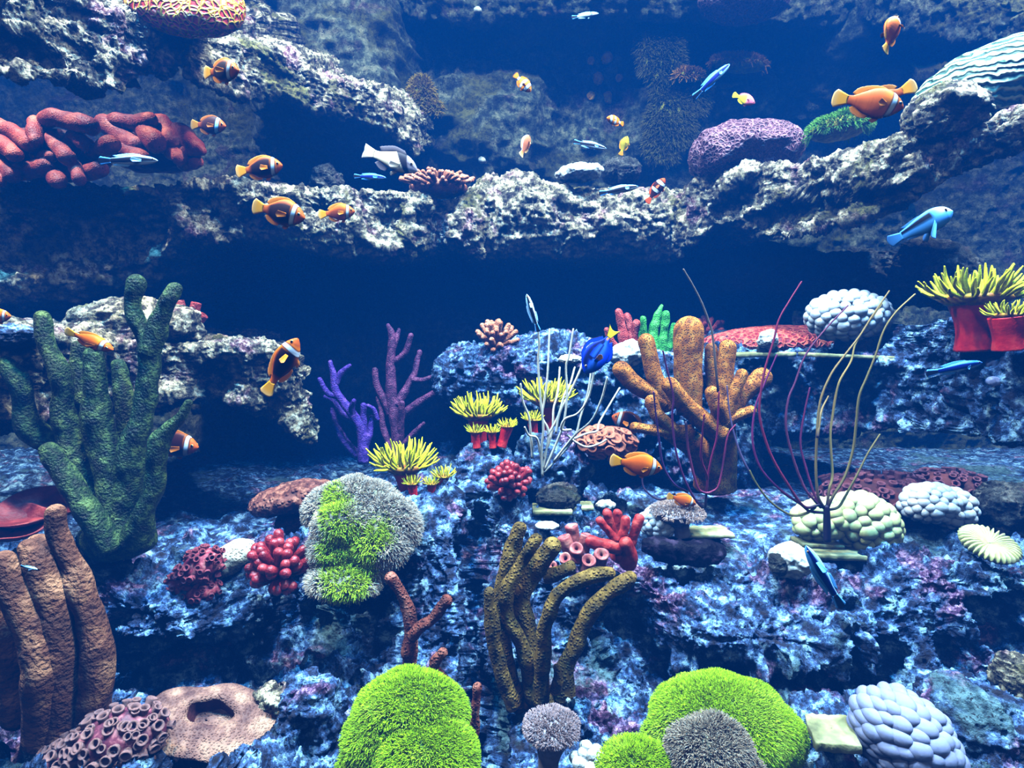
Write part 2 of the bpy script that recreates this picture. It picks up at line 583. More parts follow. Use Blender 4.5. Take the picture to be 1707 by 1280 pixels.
    flat = np.clip((V[:, 1] - 1.12) * 8, 0, 1) * np.clip((V[:, 0] - 0.25) * 8, 0, 1) * 0.75 + np.clip((V[:, 1] - 1.2) * 8, 0, 1) * np.clip((-0.3 - V[:, 0]) * 8, 0, 1) * 0.6
    V0 = V.copy()
    V = rough_up(V, F, big=0.045, mid=0.022, fine=0.010, seed=3, pits=0.035)
    V = V0 * flat[:, None] + V * (1 - flat[:, None])
    V = V + (0.004 * flat * fbm(V, 45, 3, 9))[:, None] * np.array([0, 0, 1.0])
    o = put('floor', build_mesh('floor', V, F), M_LOW)
    o['kind'] = 'structure'
    return V
BED = sea_bed()

ledge('rock_ledge', [(-230, -190, 60, .9), (-40, -70, 100, 1.03), (20, -50, 108, 1.06), (70, -30, 118, 1.1), (125, -10, 124, 1.15), (178, 12, 130, 1.19), (198, 18, 78, 1.21), (232, 32, 86, 1.25), (246, 38, 104, 1.27), (262, 44, 82, 1.29), (300, 52, 86, 1.35), (318, 56, 116, 1.38),
                     (400, 70, 148, 1.5), (470, 88, 146, 1.6), (520, 122, 176, 1.7), (580, 134, 192, 1.8), (640, 146, 208, 1.9), (690, 190, 250, 2.02)],
      2.8, M_UP, 'pale crusted rock shelf sloping down from the top under the red and yellow honeycomb coral', seed=60,
      dents=[(20, 72, 1.05, 24, .10), (95, 60, 1.1, 14, .06), (470, 122, 1.6, 22, .06)], nx=700, ny=210, rise='steep', big=.012, bulge=.0)
ledge('rock_ledge', [(-230, 300, 520, 1.3, -.14), (-40, 302, 500, 1.38, -.14), (120, 305, 480, 1.45, -.14), (240, 312, 440, 1.5, -.12), (300, 306, 398, 1.52), (340, 300, 392, 1.53), (400, 303, 388, 1.56),
                     (470, 310, 400, 1.6), (520, 316, 415, 1.63), (600, 316, 426, 1.7), (680, 320, 422, 1.75), (740, 328, 405, 1.8), (805, 338, 432, 1.86)],
      2.8, M_UP, 'long pale pitted rock shelf under the red lobed corals, running to the centre', seed=61,
      dents=[(530, 345, 1.63, 24, .09), (640, 365, 1.72, 36, .09), (715, 375, 1.77, 28, .09), (745, 345, 1.8, 20, .06), (360, 350, 1.55, 40, .07), (330, 345, 1.53, 25, .1), (420, 380, 1.57, 30, .1), (700, 412, 1.77, 24, .07)],
      nx=620, ny=190, under=0.06, rise=0.0)
ledge('rock_ledge', [(775, 345, 424, 1.92), (800, 305, 428, 1.88), (850, 292, 426, 1.86), (900, 302, 424, 1.86), (960, 312, 430, 1.87), (1020, 318, 425, 1.88), (1080, 320, 432, 1.9), (1125, 330, 424, 1.97)],
      2.8, M_UP, 'blocky crusted middle rock between the two long shelves', seed=62, rise=0.07, bulge=0.05, under=0.05, nx=300, ny=190, big=0.02)
ledge('rock_ledge', [(1095, 345, 432, 1.98), (1130, 320, 428, 1.9), (1165, 292, 402, 1.8), (1220, 282, 372, 1.7), (1280, 275, 396, 1.6), (1340, 266, 388, 1.5), (1400, 260, 370, 1.42),
                     (1470, 248, 352, 1.32), (1540, 228, 325, 1.30), (1600, 214, 290, 1.27), (1707, 188, 236, 1.2), (1850, 150, 200, 1.12)],
      2.8, M_UP, 'pale mottled rock shelf climbing to the upper right edge below the orange clownfish pair', seed=63, under=0.1, rise=0.03,
      dents=[(1255, 320, 1.65, 26, .12), (1290, 360, 1.6, 26, .08), (1375, 345, 1.45, 34, .1), (1210, 345, 1.72, 20, .08), (1450, 330, 1.35, 25, .08)], nx=560, ny=190, bulge=0.04)
ledge('rock_ledge', [(1470, -40, 30, 2.05), (1540, -40, 40, 1.95), (1610, -10, 56, 1.85), (1707, -5, 54, 1.7), (1820, -20, 40, 1.55)],
      2.8, M_WALL, 'dim rock ledge in the upper corner above the striped brain coral', seed=68, rise='steep', nx=260, ny=110)
ledge('rock_ledge', [(670, -90, 16, 2.25), (800, -90, 22, 2.22), (950, -90, 18, 2.22), (1100, -90, 14, 2.22), (1250, -90, 30, 2.2), (1350, -90, 36, 2.2), (1420, -90, 20, 2.2)],
      2.8, M_WALL, 'dim rock lip along the top edge of the picture above the back wall', seed=69, rise='steep', nx=360, ny=110)
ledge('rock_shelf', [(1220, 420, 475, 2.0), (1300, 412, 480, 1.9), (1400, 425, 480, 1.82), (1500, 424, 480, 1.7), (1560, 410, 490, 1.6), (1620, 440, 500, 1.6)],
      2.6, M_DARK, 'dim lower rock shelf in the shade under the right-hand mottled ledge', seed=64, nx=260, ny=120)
ledge('rock_ledge', [(-230, 555, 760, .95), (-40, 562, 730, 1.03), (60, 562, 710, 1.1), (140, 566, 700, 1.17), (220, 572, 690, 1.22), (320, 578, 672, 1.27), (400, 580, 700, 1.31), (455, 590, 725, 1.36), (488, 618, 745, 1.42)],
      lambda x: 2.3 - 0.75 * min(1, max(0, (x + 1.0) / 0.4)), M_UP, 'blue-lit rock shelf behind the tall green finger coral', seed=65, nx=460, ny=190, rise=-0.005, under=0.05, bulge=-0.03, cut=.10,
      dents=[(340, 640, 1.28, 34, .09), (90, 650, 1.12, 40, .08), (440, 690, 1.34, 30, .06)])
ledge('rock_mound', [(738, 620, 660, 1.85), (765, 592, 672, 1.72), (820, 596, 690, 1.66), (880, 578, 700, 1.62), (950, 574, 705, 1.6), (1030, 590, 730, 1.58), (1090, 600, 790, 1.56), (1140, 604, 830, 1.56), (1200, 592, 850, 1.6), (1260, 580, 850, 1.68)],
      2.4, M_LOW, 'crusted rock mound behind the yellow anemones and white sea whips', seed=66, nx=420, ny=240, rise=0.02, bulge=0.03, pits=.06, under=.03, big=.04, cut=.1)
ledge('rock_ledge', [(1190, 580, 745, 1.66), (1260, 580, 748, 1.58), (1340, 592, 748, 1.48), (1420, 600, 742, 1.38), (1500, 594, 735, 1.28), (1600, 572, 735, 1.15), (1707, 552, 745, 1.01), (1860, 530, 750, .88)],
      2.3, M_LOW, 'blue-lit rock shelf carrying the white bubble coral and the largest anemone', seed=67, nx=520, ny=190, rise=0.0, under=0.04, bulge=-0.05, cut=.13,
      dents=[(1560, 600, 1.36, 26, .08), (1430, 660, 1.47, 60, .05), (1640, 680, 1.26, 50, .06)])

# ------------------------------------------------------------------ reading the rock surface, so that corals sit on it
bpy.context.view_layer.update()
_dg = bpy.context.evaluated_depsgraph_get()
def surf(px, py, default=1.5):
    o = Vector(CAM)
    d = Vector(at(px, py, 1.0)) - o
    hit, loc, nor, idx, ob, mx = scene.ray_cast(_dg, o, d.normalized(), distance=6)
    return np.array(loc) if hit else at(px, py, default)
def ys(px, py):
    return float(surf(px, py)[1])

def unit(v):
    return v / (np.linalg.norm(v) + 1e-12)

# ------------------------------------------------------------------ coral builders
def fingers(name, base, Y, branches, mat, label, cat='coral', group=None, tip='round', lump=0.05, part='branch', seg=14, foot=None, cols=None, deep=0.0, cup=.55, fat=1.0):
    """upright branches: each a list of (px, py, radius px[, dY]) from root to tip"""
    t = Thing(name, at(base[0], base[1], Y), label, cat, group)
    for k, b in enumerate(branches):
        r0 = random.Random(k * 31 + len(branches))
        wig = r0.uniform(-deep, deep)
        P, R = [], []
        for i, q in enumerate(b):
            dy = q[3] if len(q) > 3 else wig * i / max(1, len(b) - 1)
            P.append(at(q[0], q[1], Y + dy))
            R.append(q[2] * fat * mpp(Y + dy))
        n = 10 + 7 * len(b)
        V, F = tube(P, R, seg, n, tip, lump=lump * max(R), lfreq=0.55 / max(R), seed=k, cup=cup)
        t.part(part, V, F, mat)
    if foot:
        for (px, py, rx, ry) in foot:
            V, F = sphere(at(px, py, Y), (rx * mpp(Y), ry * mpp(Y), ry * mpp(Y)), 40, 26)
            N = vnormals(V, F)
            V = V + N * (0.18 * ry * mpp(Y) * fbm(V, 0.7 / (ry * mpp(Y)), 3, 5))[:, None]
            t.part('base', V, F, mat)
    return t

def bush(name, cx, cy, Y, rx, ry, n, r, mat, label, cat='coral', group=None, seed=0, tip='round', flat=0.9, up=0.3, r_tip=1.0, part='branch', core=0.45, lump=0.08, cup=.55, base=None, vis=0.0):
    """short stout fingers radiating from a common base towards the open water"""
    t = Thing(name, at(cx, cy + ry, Y), label, cat, group)
    rr = random.Random(seed)
    c = at(cx, cy + ry * 0.25, Y)
    m = mpp(Y)
    if core:
        V, F = sphere(c + np.array([0, 0.15 * rx * m, 0]), (rx * m * core, rx * m * core * .8, ry * m * core), 28, 18)
        t.part('base', V, F, base or mat)
    ga = math.pi * (3 - 5 ** 0.5)
    dirs = []
    for i in range(n * 3):
        z = 1 - 2 * (i + 0.5) / (n * 3)
        q = math.sqrt(1 - z * z)
        d = np.array([q * math.cos(ga * i), q * math.sin(ga * i), z])
        if -d[1] * 0.75 + d[2] * up > vis:
            dirs.append(d)
    rr.shuffle(dirs)
    for k, d in enumerate(dirs[:n]):
        d = unit(d + np.array([rr.uniform(-.15, .15) for _ in range(3)]))
        L = rr.uniform(0.82, 1.08)
        e = at(cx, cy, Y) + d * np.array([rx * m, rx * m * flat, ry * m]) * L - d * r * m
        s = c + (e - c) * 0.15
        mid = (s + e) / 2 + np.array([0, 0, -0.04 * ry * m])
        V, F = tube([s, mid, e], [r * m * .75, r * m * 0.95, r * m * r_tip], 12, 14, tip, lump=lump * r * m, lfreq=0.6 / (r * m), seed=k, cup=cup)
        t.part(part, V, F, mat)
    return t

_ball = None
def unit_ball():
    global _ball
    if _ball is None:
        V, F = sphere((0, 0, 0), 1.0, 18, 12)
        _ball = (V, F)
    return _ball

def bubbles(name, cx, cy, Y, rx, ry, n, r, mat, label, rot=0.0, cat='bubble coral', group=None, seed=0, lobes=None, depth=0.8, core=None, elong=1.0):
    """a bubble coral: packed inflated vesicles over one or more rounded lobes"""
    rr = random.Random(seed)
    m = mpp(Y)
    t = Thing(name, at(cx, cy + ry, Y), label, cat, group)
    V, F = unit_ball()
    me = build_mesh('bubble', V, F)
    me.materials.append(mat)
    lobes = lobes or [(cx, cy, rx, ry, rot, n)]
    ga = math.pi * (3 - 5 ** 0.5)
    for lx, ly, lrx, lry, lrot, ln in lobes:
        c = at(lx, ly, Y)
        cr, sr = math.cos(lrot), math.sin(lrot)
        Vc, Fc = sphere((0, 0, 0), (lrx * m * .9, lrx * m * depth * .9, lry * m * .9), 32, 20)
        Vc = np.stack([Vc[:, 0] * cr - Vc[:, 2] * sr, Vc[:, 1], Vc[:, 0] * sr + Vc[:, 2] * cr], -1) + c
        t.part('core', Vc, Fc, core or mat)
        tot, got = int(ln * 1.75), 0
        for i in range(tot):
            z = 1 - 2 * (i + 0.5) / tot
            q = math.sqrt(1 - z * z)
            d = np.array([q * math.cos(ga * i), z, q * math.sin(ga * i)])
            if d[1] > 0.32 and d[2] < 0.55:
                continue
            p = d * np.array([lrx * m, lrx * m * depth, lry * m]) * 0.93
            p = np.array([p[0] * cr - p[2] * sr, p[1], p[0] * sr + p[2] * cr])
            s = r * m * rr.uniform(0.78, 1.15)
            qn = Vector(d).to_track_quat('Z', 'Y')
            t.inst('bubble', me, mat, c + p, qn, (s * rr.uniform(.9, 1.2) * elong, s * rr.uniform(.9, 1.1), s * 0.85))
    return t

def mound(cx, cy, Y, rx, ry, depth=0.8, rot=0.0, nu=120, nv=70, amp=0.1, seed=0, pw=1.0, freq=None):
    m = mpp(Y)
    V, F = sphere((0, 0, 0), 1.0, nu, nv)
    V = np.sign(V) * np.abs(V) ** pw
    V = V * np.array([rx * m, rx * m * depth, ry * m])
    N = vnormals(V, F)
    V = V + N * (amp * min(rx, ry) * m * fbm(V, freq or 1.3 / (min(rx, ry) * m), 3, seed))[:, None]
    cr, sr = math.cos(rot), math.sin(rot)
    V = np.stack([V[:, 0] * cr - V[:, 2] * sr, V[:, 1], V[:, 0] * sr + V[:, 2] * cr], -1) + at(cx, cy, Y)
    return V, F

def spikes(V, F, n, length, rad, seed=0, per=6, spread=0.7, colf=None, rise=0.25, keep=None):
    """tufts of fine tentacles standing on a surface: triangles and a tint for each vertex"""
    g = np.random.default_rng(seed)
    N = vnormals(V, F)
    A = np.linalg.norm(np.cross(V[F[:, 2]] - V[F[:, 0]], V[F[:, 3]] - V[F[:, 1]]), axis=1)
    ok = (N[F[:, 0], 1] < 0.55) & (N[F[:, 0], 2] > -0.75)
    A = A * ok
    fi = g.choice(len(F), n, p=A / A.sum())
    w = g.random((n, 2))
    a, b, c, d = (V[F[fi, k]] for k in range(4))
    P = (a * (1 - w[:, :1]) + b * w[:, :1]) * (1 - w[:, 1:]) + (d * (1 - w[:, :1]) + c * w[:, :1]) * w[:, 1:]
    Nn = N[F[fi, 0]]
    clump = fbm(P, 1.2 / (length * 4), 2, seed + 3)[:, None]
    P2 = np.repeat(P, per, 0)
    D = np.repeat(Nn, per, 0) + spread * g.normal(size=(n * per, 3)) * 0.55 + np.array([0, 0, rise])
    D /= np.linalg.norm(D, axis=1, keepdims=True)
    L = length * g.uniform(0.6, 1.25, (n * per, 1)) * (1 + 0.35 * np.repeat(clump, per, 0))
    u = np.cross(D, g.normal(size=D.shape))
    u /= np.linalg.norm(u, axis=1, keepdims=True)
    v = np.cross(D, u)
    r = rad
    base = P2 - D * r * 0.5
    bend = np.array([0, 0, -0.18]) * L
    M = base + D * L * 0.55
    T = base + D * L + bend
    ks = [base + r * u, base + r * (-0.5 * u + 0.87 * v), base + r * (-0.5 * u - 0.87 * v),
          M + r * .8 * u, M + r * .8 * (-0.5 * u + 0.87 * v), M + r * .8 * (-0.5 * u - 0.87 * v),
          T + r * .45 * u, T + r * .45 * (-0.5 * u + 0.87 * v), T + r * .45 * (-0.5 * u - 0.87 * v)]
    VV = np.stack(ks, 1).reshape(-1, 3)
    o = np.arange(n * per)[:, None] * 9
    quad = np.array([[0, 1, 4, 3], [1, 2, 5, 4], [2, 0, 3, 5], [3, 4, 7, 6], [4, 5, 8, 7], [5, 3, 6, 8]])
    FF = (o[:, :, None] + quad[None]).reshape(-1, 4)
    cols = np.repeat(colf(np.repeat(P, per, 0), g), 9, 0) if colf else None
    return VV, FF, cols

def carpet(name, lobes, Y, mat_body, n, length, rad, colf, label, cat='soft coral', seed=0, part='polyps', per=6, spread=.7, depth=.8, amp=.12, group=None, mat=None, rise=.25):
    """a mound covered by uncountable fine polyps"""
    cx, cy = lobes[0][:2]
    t = Thing(name, at(cx, cy + lobes[0][3], Y), label, cat, group)
    tot = sum(l[2] * l[3] for l in lobes)
    mb = MB()
    for k, l in enumerate(lobes):
        dY = l[5] if len(l) > 5 else 0
        V, F = mound(l[0], l[1], Y + dY, l[2], l[3], depth, l[4] if len(l) > 4 else 0, 70, 44, amp, seed + k)
        t.part('base', V, F, mat_body)
        a, b, c = spikes(V, F, int(n * l[2] * l[3] / tot), length, rad, seed + k * 7, per, spread, colf, rise)
        mb.add(a, b, c)
    V, F, c = mb.get()
    t.part(part, V, F, mat or M_TINT, cols=c, kind='stuff')
    return t

def hexa(c, jit=18):
    base = lin(c)
    return lambda P, g: base * g.uniform(0.72, 1.25, (len(P), 1))

def cups(name, mounds, Y, n, r, mat, label, cat='zoanthids', group=None, seed=0, body=None, depth=0.7, part='polyp', tall=0.9, mouth=.55):
    """a colony of little open cups on a lumpy base"""
    rr = random.Random(seed)
    m = mpp(Y)
    cx, cy, rx, ry = mounds[0][:4]
    t = Thing(name, at(cx, cy + ry, Y), label, cat, group)
    P = [np.array([0, 0, -0.6]), np.array([0, 0, 0.2]), np.array([0, 0, tall])]
    V, F = tube(P, [0.72, 0.85, 1.0], 14, 8, 'cup', start_cap=False, cup=mouth)
    me = build_mesh(part, V, F)
    me.materials.append(mat)
    tot = sum(q[2] * q[3] for q in mounds)
    ga = math.pi * (3 - 5 ** 0.5)
    for k, q in enumerate(mounds):
        lx, ly, lrx, lry = q[:4]
        rot = q[4] if len(q) > 4 else 0
        V, F = mound(lx, ly, Y, lrx * .95, lry * .95, depth, rot, 60, 36, 0.15, seed + k)
        t.part('base', V, F, body or mat)
        cnt = max(3, int(n * lrx * lry / tot * 1.9))
        c = at(lx, ly, Y)
        cr, sr = math.cos(rot), math.sin(rot)
        for i in range(cnt):
            z = 1 - 2 * (i + 0.5) / cnt
            h = math.sqrt(1 - z * z)
            d = np.array([h * math.cos(ga * i), z, h * math.sin(ga * i)])
            if d[1] > 0.25 and d[2] < 0.5:
                continue
            d = unit(d + np.array([rr.uniform(-.2, .2) for _ in range(3)]))
            p = d * np.array([lrx * m, lrx * m * depth, lry * m]) * rr.uniform(.93, 1.03)
            p = np.array([p[0] * cr - p[2] * sr, p[1], p[0] * sr + p[2] * cr])
            nd = unit(np.array([d[0] / lrx, d[1] / lrx / depth, d[2] / lry]) * lrx + np.array([rr.uniform(-.25, .25), -0.1, rr.uniform(0, .3)]))
            s = r * m * rr.uniform(0.75, 1.2)
            t.inst(part, me, mat, c + p, Vector(nd).to_track_quat('Z', 'Y'), (s, s, s * rr.uniform(.8, 1.2)))
    return t

_tent = None
def tentacle_meshes(mat):
    global _tent
    if _tent is None:
        _tent = []
        rr = random.Random(4)
        for k in range(6):
            a, b = rr.uniform(0.1, 0.45), rr.uniform(-0.12, 0.12)
            P = [(0, 0, 0), (0.33, b * .4, a * 0.1), (0.68, b * 1.2, a * 0.42), (1.0, b * rr.uniform(-1, 1.6), a * rr.uniform(.7, 1.2))]
            V, F = tube([np.array(p) for p in P], [0.072, 0.075, 0.066, 0.03], 8, 12, 'round')
            me = build_mesh('tentacle', V, F)
            me.materials.append(mat)
            _tent.append(me)
    return _tent

def anemone(cx, cy, Y, hw, h, base, r1, r0, n, label, group, seed=0, name='sea_anemone'):
    """red trumpet stalk, dark disc and a crown of yellow tentacles"""
    m = mpp(Y)
    rr = random.Random(seed)
    b = at(base[0], base[1], Y)
    c = at(cx, cy, Y)
    t = Thing(name, b, label, 'sea anemone', group)
    ax = c - b
    P = [b - ax * .08, b + ax * .35, b + ax * .72, c]
    V, F = tube(P, [r0 * m * 1.1, r0 * m, r0 * m * 1.08 + (r1 - r0) * m * .25, r1 * m], 32, 26, 'flat')
    L = np.linalg.norm(ax)
    th = np.arctan2(V[:, 1] - b[1], V[:, 0] - b[0])
    V = V + np.stack([np.cos(th), np.sin(th), 0 * th], -1) * (0.03 * r0 * m * np.sin(th * 11 + 2 * np.sin(V[:, 2] / L * 3)))[:, None]
    t.part('stalk', V, F, M_ANSTALK)
    dr = hw * 0.62 * m
    rows = []
    for k, (q, z) in enumerate(((0.42, -0.16), (0.75, -0.07), (1.0, 0.02), (0.9, 0.08), (0.6, 0.06), (0.3, 0.0), (0.08, -0.04), (0.005, -0.04))):
        a = np.linspace(0, 2 * math.pi, 40, endpoint=False)
        rows.append(np.stack([dr * q * np.cos(a), dr * q * np.sin(a), 0 * a + z * hw * m * 1.3], -1))
    V = np.concatenate(rows) + c
    t.part('oral_disc', V, grid_faces(len(rows), 40, True), M_ANDISC)
    tm = tentacle_meshes(M_ANTENT)
    for i in range(n):
        ring = (i + 0.5) / n
        q = math.sqrt(0.10 + 0.9 * ring)
        ph = i * 2.399963 + rr.uniform(-.2, .2)
        el = math.radians(78 * (1 - q) ** 0.8 * 1.25 + rr.uniform(-6, 16))
        p = c + np.array([dr * .95 * q * math.cos(ph), dr * .95 * q * math.sin(ph), 0.03 * hw * m])
        outer = (hw * m - dr * .95 * q) / max(0.35, math.cos(el))
        ln = min(outer * rr.uniform(.85, 1.12), h * m / max(0.25, math.sin(el) + .25)) if q > .8 else h * m * rr.uniform(.72, 1.05)
        ln = max(ln, 0.38 * hw * m)
        rot = Matrix.Rotation(ph + rr.uniform(-.15, .15), 3, 'Z') @ Matrix.Rotation(-el, 3, 'Y')
        wd = hw * m * (1.1 if n < 50 else 0.95) * 0.52
        t.inst('tentacle', tm[rr.randrange(6)], M_ANTENT, p, rot.to_quaternion(), (ln, wd, wd))
    return t

def honeycomb(name, cx, cy, Y, rx, ry, mat, label, rot=0.0, depth=.8, seed=0, amp=.08, cat='coral', lean=0.0):
    V, F = mound(cx, cy, Y, rx, ry, depth, rot, 150, 90, amp, seed)
    V[:, 1] += lean * (V[:, 2] - V[:, 2].mean())
    return solid(name, V, F, mat, label, cat)

def honeycomb_mat(name, rim, wall, cell, scale, dist=0.006, wedge=0.055):
    m, nt, p = new_mat(name)
    tc = N_(nt, 'ShaderNodeTexCoord')
    nz = N_(nt, 'ShaderNodeTexNoise')
    nz.inputs['Scale'].default_value = 30
    nt.links.new(tc.outputs['Object'], nz.inputs['Vector'])
    mx = N_(nt, 'ShaderNodeMix', data_type='RGBA')
    mx.inputs[0].default_value = 0.02
    nt.links.new(tc.outputs['Object'], mx.inputs[6])
    nt.links.new(nz.outputs['Color'], mx.inputs[7])
    v = N_(nt, 'ShaderNodeTexVoronoi', feature='DISTANCE_TO_EDGE')
    v.inputs['Scale'].default_value = scale
    nt.links.new(mx.outputs[2], v.inputs['Vector'])
    c = ramp(nt, v.outputs['Distance'], [(0.0, rim), (wedge * .7, rim), (wedge * 2.2, wall), (wedge * 6, cell)])
    nt.links.new(c, p.inputs['Base Color'])
    b = N_(nt, 'ShaderNodeBump')
    b.inputs['Distance'].default_value = dist
    h = ramp(nt, v.outputs['Distance'], [(0.0, BW[1]), (wedge * 5, BW[0])])
    nt.links.new(h, b.inputs['Height'])
    nt.links.new(b.outputs[0], p.inputs['Normal'])
    p.inputs['Roughness'].default_value = 0.55
    return m

def slab(px0, px1, py, Y, thick, depth, label, rot=0.0, tilt=0.0, mat=None):
    """a broken stone tile lying on the rock; its front upper edge runs px0..px1 at py"""
    a, b = at(px0, py, Y), at(px1, py, Y)
    w = b[0] - a[0]
    n = 14
    g = np.random.default_rng(int(px0))
    out = []
    for i in range(n):
        out.append((w * i / n, 0.02 * w * g.normal() * .4))
    for i in range(6):
        out.append((w + 0.02 * w * g.normal() * .6, depth * i / 6))
    for i in range(n):
        out.append((w * (1 - i / n), depth + 0.04 * w * g.normal() * .5))
    for i in range(6):
        out.append((0.02 * w * g.normal() * .6, depth * (1 - i / 6)))
    O = np.array(out)
    O[:, 0] -= w / 2
    k = len(O)
    cen = O.mean(0)
    rings = []
    for s, z in ((0.02, 0), (0.97, 0), (1.0, -0.12), (1.0, -0.88), (0.97, -1), (0.02, -1)):
        q = (O - cen) * s + cen
        rings.append(np.stack([q[:, 0], q[:, 1], np.full(k, z * thick)], -1))
    V = np.concatenate(rings)
    F = grid_faces(6, k, True)[:, ::-1]
    c, s = math.cos(rot), math.sin(rot)
    V = np.stack([V[:, 0] * c - V[:, 1] * s, V[:, 0] * s + V[:, 1] * c, V[:, 2]], -1)
    c, s = math.cos(tilt), math.sin(tilt)
    V = np.stack([V[:, 0] * c - V[:, 2] * s, V[:, 1], V[:, 0] * s + V[:, 2] * c], -1)
    V = V + (a + b) / 2
    V = V + 0.0012 * np.stack([fbm(V, 90, 2, 3 + i) for i in range(3)], -1)
    return solid('stone_slab', V, F, mat or M_SLAB, label, 'stone slab', smooth=False)

# ------------------------------------------------------------------ coral skins
M_TINT = tint_mat('polyp_skin', 0.5, 0.2)
M_ANTENT = coral_mat('anemone_tentacle', (196, 186, 6), (232, 226, 20), (240, 240, 60), 20, bump=0.0006, rough=0.4, sss=0.0)
M_ANDISC = coral_mat('anemone_disc', (110, 60, 10), (150, 100, 16), (190, 150, 20), 90, bump=0.001)
M_ANSTALK = coral_mat('anemone_stalk', (170, 16, 22), (206, 34, 34), (220, 60, 50), 40, bump=0.001, rough=0.45)
M_REDLOBE = coral_mat('red_lobe_coral', (92, 24, 20), (136, 44, 32), (180, 88, 64), 24, 'polyp', 260, 0.0012, 0.6)
M_GREENF = coral_mat('green_finger', (8, 22, 8), (22, 48, 12), (84, 108, 56), 60, 'noise', 240, 0.007, 0.6, det=6)
M_PURP = coral_mat('purple_gorgonian', (40, 20, 100), (60, 34, 126), (100, 66, 156), 60, 'polyp', 220, 0.002)
M_MAROON = coral_mat('maroon_gorgonian', (48, 20, 52), (74, 34, 68), (116, 62, 96), 60, 'polyp', 220, 0.002)
M_TANBUSH = coral_mat('tan_bush', (150, 84, 56), (190, 114, 82), (214, 148, 116), 60, 'polyp', 260, 0.002)
M_REDF = coral_mat('red_finger', (122, 34, 34), (160, 56, 52), (190, 90, 84), 60, 'polyp', 240, 0.002)
M_GREENS = coral_mat('green_spiky', (20, 90, 36), (44, 134, 50), (80, 170, 80), 60, 'polyp', 240, 0.002)
M_ORANGE = coral_mat('orange_tube', (92, 46, 8), (150, 84, 14), (188, 124, 50), 50, 'pits', 250, 0.004, 0.75, pit=(84, 40, 8))
M_BUBW = coral_mat('white_bubble', (176, 184, 198), (196, 204, 214), (214, 220, 226), 60, bump=0.0003, rough=0.35, spec=0.4)
M_BUBY = coral_mat('cream_bubble', (194, 200, 128), (212, 218, 148), (226, 230, 174), 60, bump=0.0003, rough=0.35, spec=0.4)
M_BUBL = coral_mat('lilac_bubble', (112, 118, 154), (132, 138, 174), (150, 156, 188), 60, bump=0.0003, rough=0.4, spec=0.4)
M_WHITE = coral_mat('white_coral', (140, 146, 146), (184, 190, 188), (206, 210, 206), 60, 'noise', 120, 0.003, 0.6)
M_CORE = coral_mat('coral_core', (60, 60, 66), (96, 96, 100), (130, 130, 130), 60, bump=0.002)
M_CREAM = coral_mat('cream_sponge', (190, 182, 162), (220, 212, 190), (236, 230, 214), 60, 'pits', 220, 0.003, 0.7)
M_REDCL = coral_mat('red_knob', (92, 16, 24), (138, 28, 36), (172, 58, 60), 50, 'noise', 300, 0.0015, 0.38, spec=0.5)
M_PINK = coral_mat('pink_tube', (116, 46, 50), (156, 78, 74), (186, 120, 108), 60, 'noise', 200, 0.001, 0.5)
M_REDT = coral_mat('red_tube', (112, 20, 22), (150, 36, 34), (178, 70, 62), 60, 'noise', 200, 0.001, 0.5)
M_OLIVE = coral_mat('olive_gorgonian', (44, 36, 8), (90, 68, 16), (142, 112, 50), 40, 'polyp', 190, 0.004, 0.75, det=5)
M_OLIVERED = coral_mat('rust_gorgonian', (52, 22, 18), (104, 48, 34), (156, 98, 80), 40, 'polyp', 210, 0.004, 0.75, det=5)
M_TANTUBE = coral_mat('tan_tube', (48, 28, 22), (96, 56, 38), (176, 122, 88), 22, 'noise', 150, 0.008, 0.8, det=6)
M_BROWNPL = coral_mat('brown_plate', (60, 28, 22), (100, 52, 40), (150, 96, 76), 60, 'polyp', 110, 0.006, 0.7)
M_BALLS = coral_mat('peach_polyp', (160, 70, 50), (206, 112, 84), (224, 150, 112), 80, 'noise', 200, 0.001, 0.5)
M_ZOA = coral_mat('purple_polyp', (58, 22, 40), (106, 48, 62), (178, 112, 112), 90, 'noise', 200, 0.001, 0.5)
M_ZOAR = coral_mat('rose_polyp', (110, 34, 50), (156, 60, 74), (200, 116, 116), 90, 'noise', 200, 0.001, 0.5)
M_ZOAP = coral_mat('pale_pink_polyp', (96, 56, 62), (156, 108, 106), (206, 170, 158), 90, 'noise', 200, 0.001, 0.5)
M_RING = coral_mat('tan_plate', (76, 48, 44), (118, 82, 70), (160, 122, 100), 30, 'polyp', 300, 0.002, 0.7)
M_LEATHER = coral_mat('leather_stalk', (104, 98, 108), (130, 122, 130), (152, 144, 148), 40, 'noise', 100, 0.001, 0.6)
M_GSP = coral_mat('green_mat', (36, 70, 8), (60, 100, 14), (90, 130, 30), 50, bump=0.003)
M_GREYM = coral_mat('grey_mat', (80, 84, 70), (110, 112, 94), (140, 136, 116), 50, bump=0.003)
M_SLAB = coral_mat('cut_stone', (80, 82, 56), (126, 126, 86), (166, 164, 124), 26, 'noise', 80, 0.002, 0.7)
M_CUC = coral_mat('dark_skin', (5, 4, 10), (12, 10, 20), (56, 46, 66), 26, 'noise', 70, 0.006, 0.6, det=5, spec=.04)
M_HRED = honeycomb_mat('red_honeycomb', (250, 206, 40), (232, 74, 60), (186, 30, 36), 78, .006)
M_HRED2 = honeycomb_mat('rose_honeycomb', (214, 110, 84), (186, 56, 62), (110, 22, 30), 70, .006)
M_HPUR = honeycomb_mat('purple_honeycomb', (150, 112, 124), (100, 60, 78), (50, 26, 44), 88, .005)
M_BOWL = coral_mat('red_bowl', (66, 10, 14), (98, 18, 20), (136, 46, 42), 30, 'noise', 140, 0.002, 0.6)
M_DARKRED = coral_mat('dark_red_base', (40, 12, 14), (62, 20, 20), (84, 34, 30), 30, 'noise', 140, 0.002, 0.8)
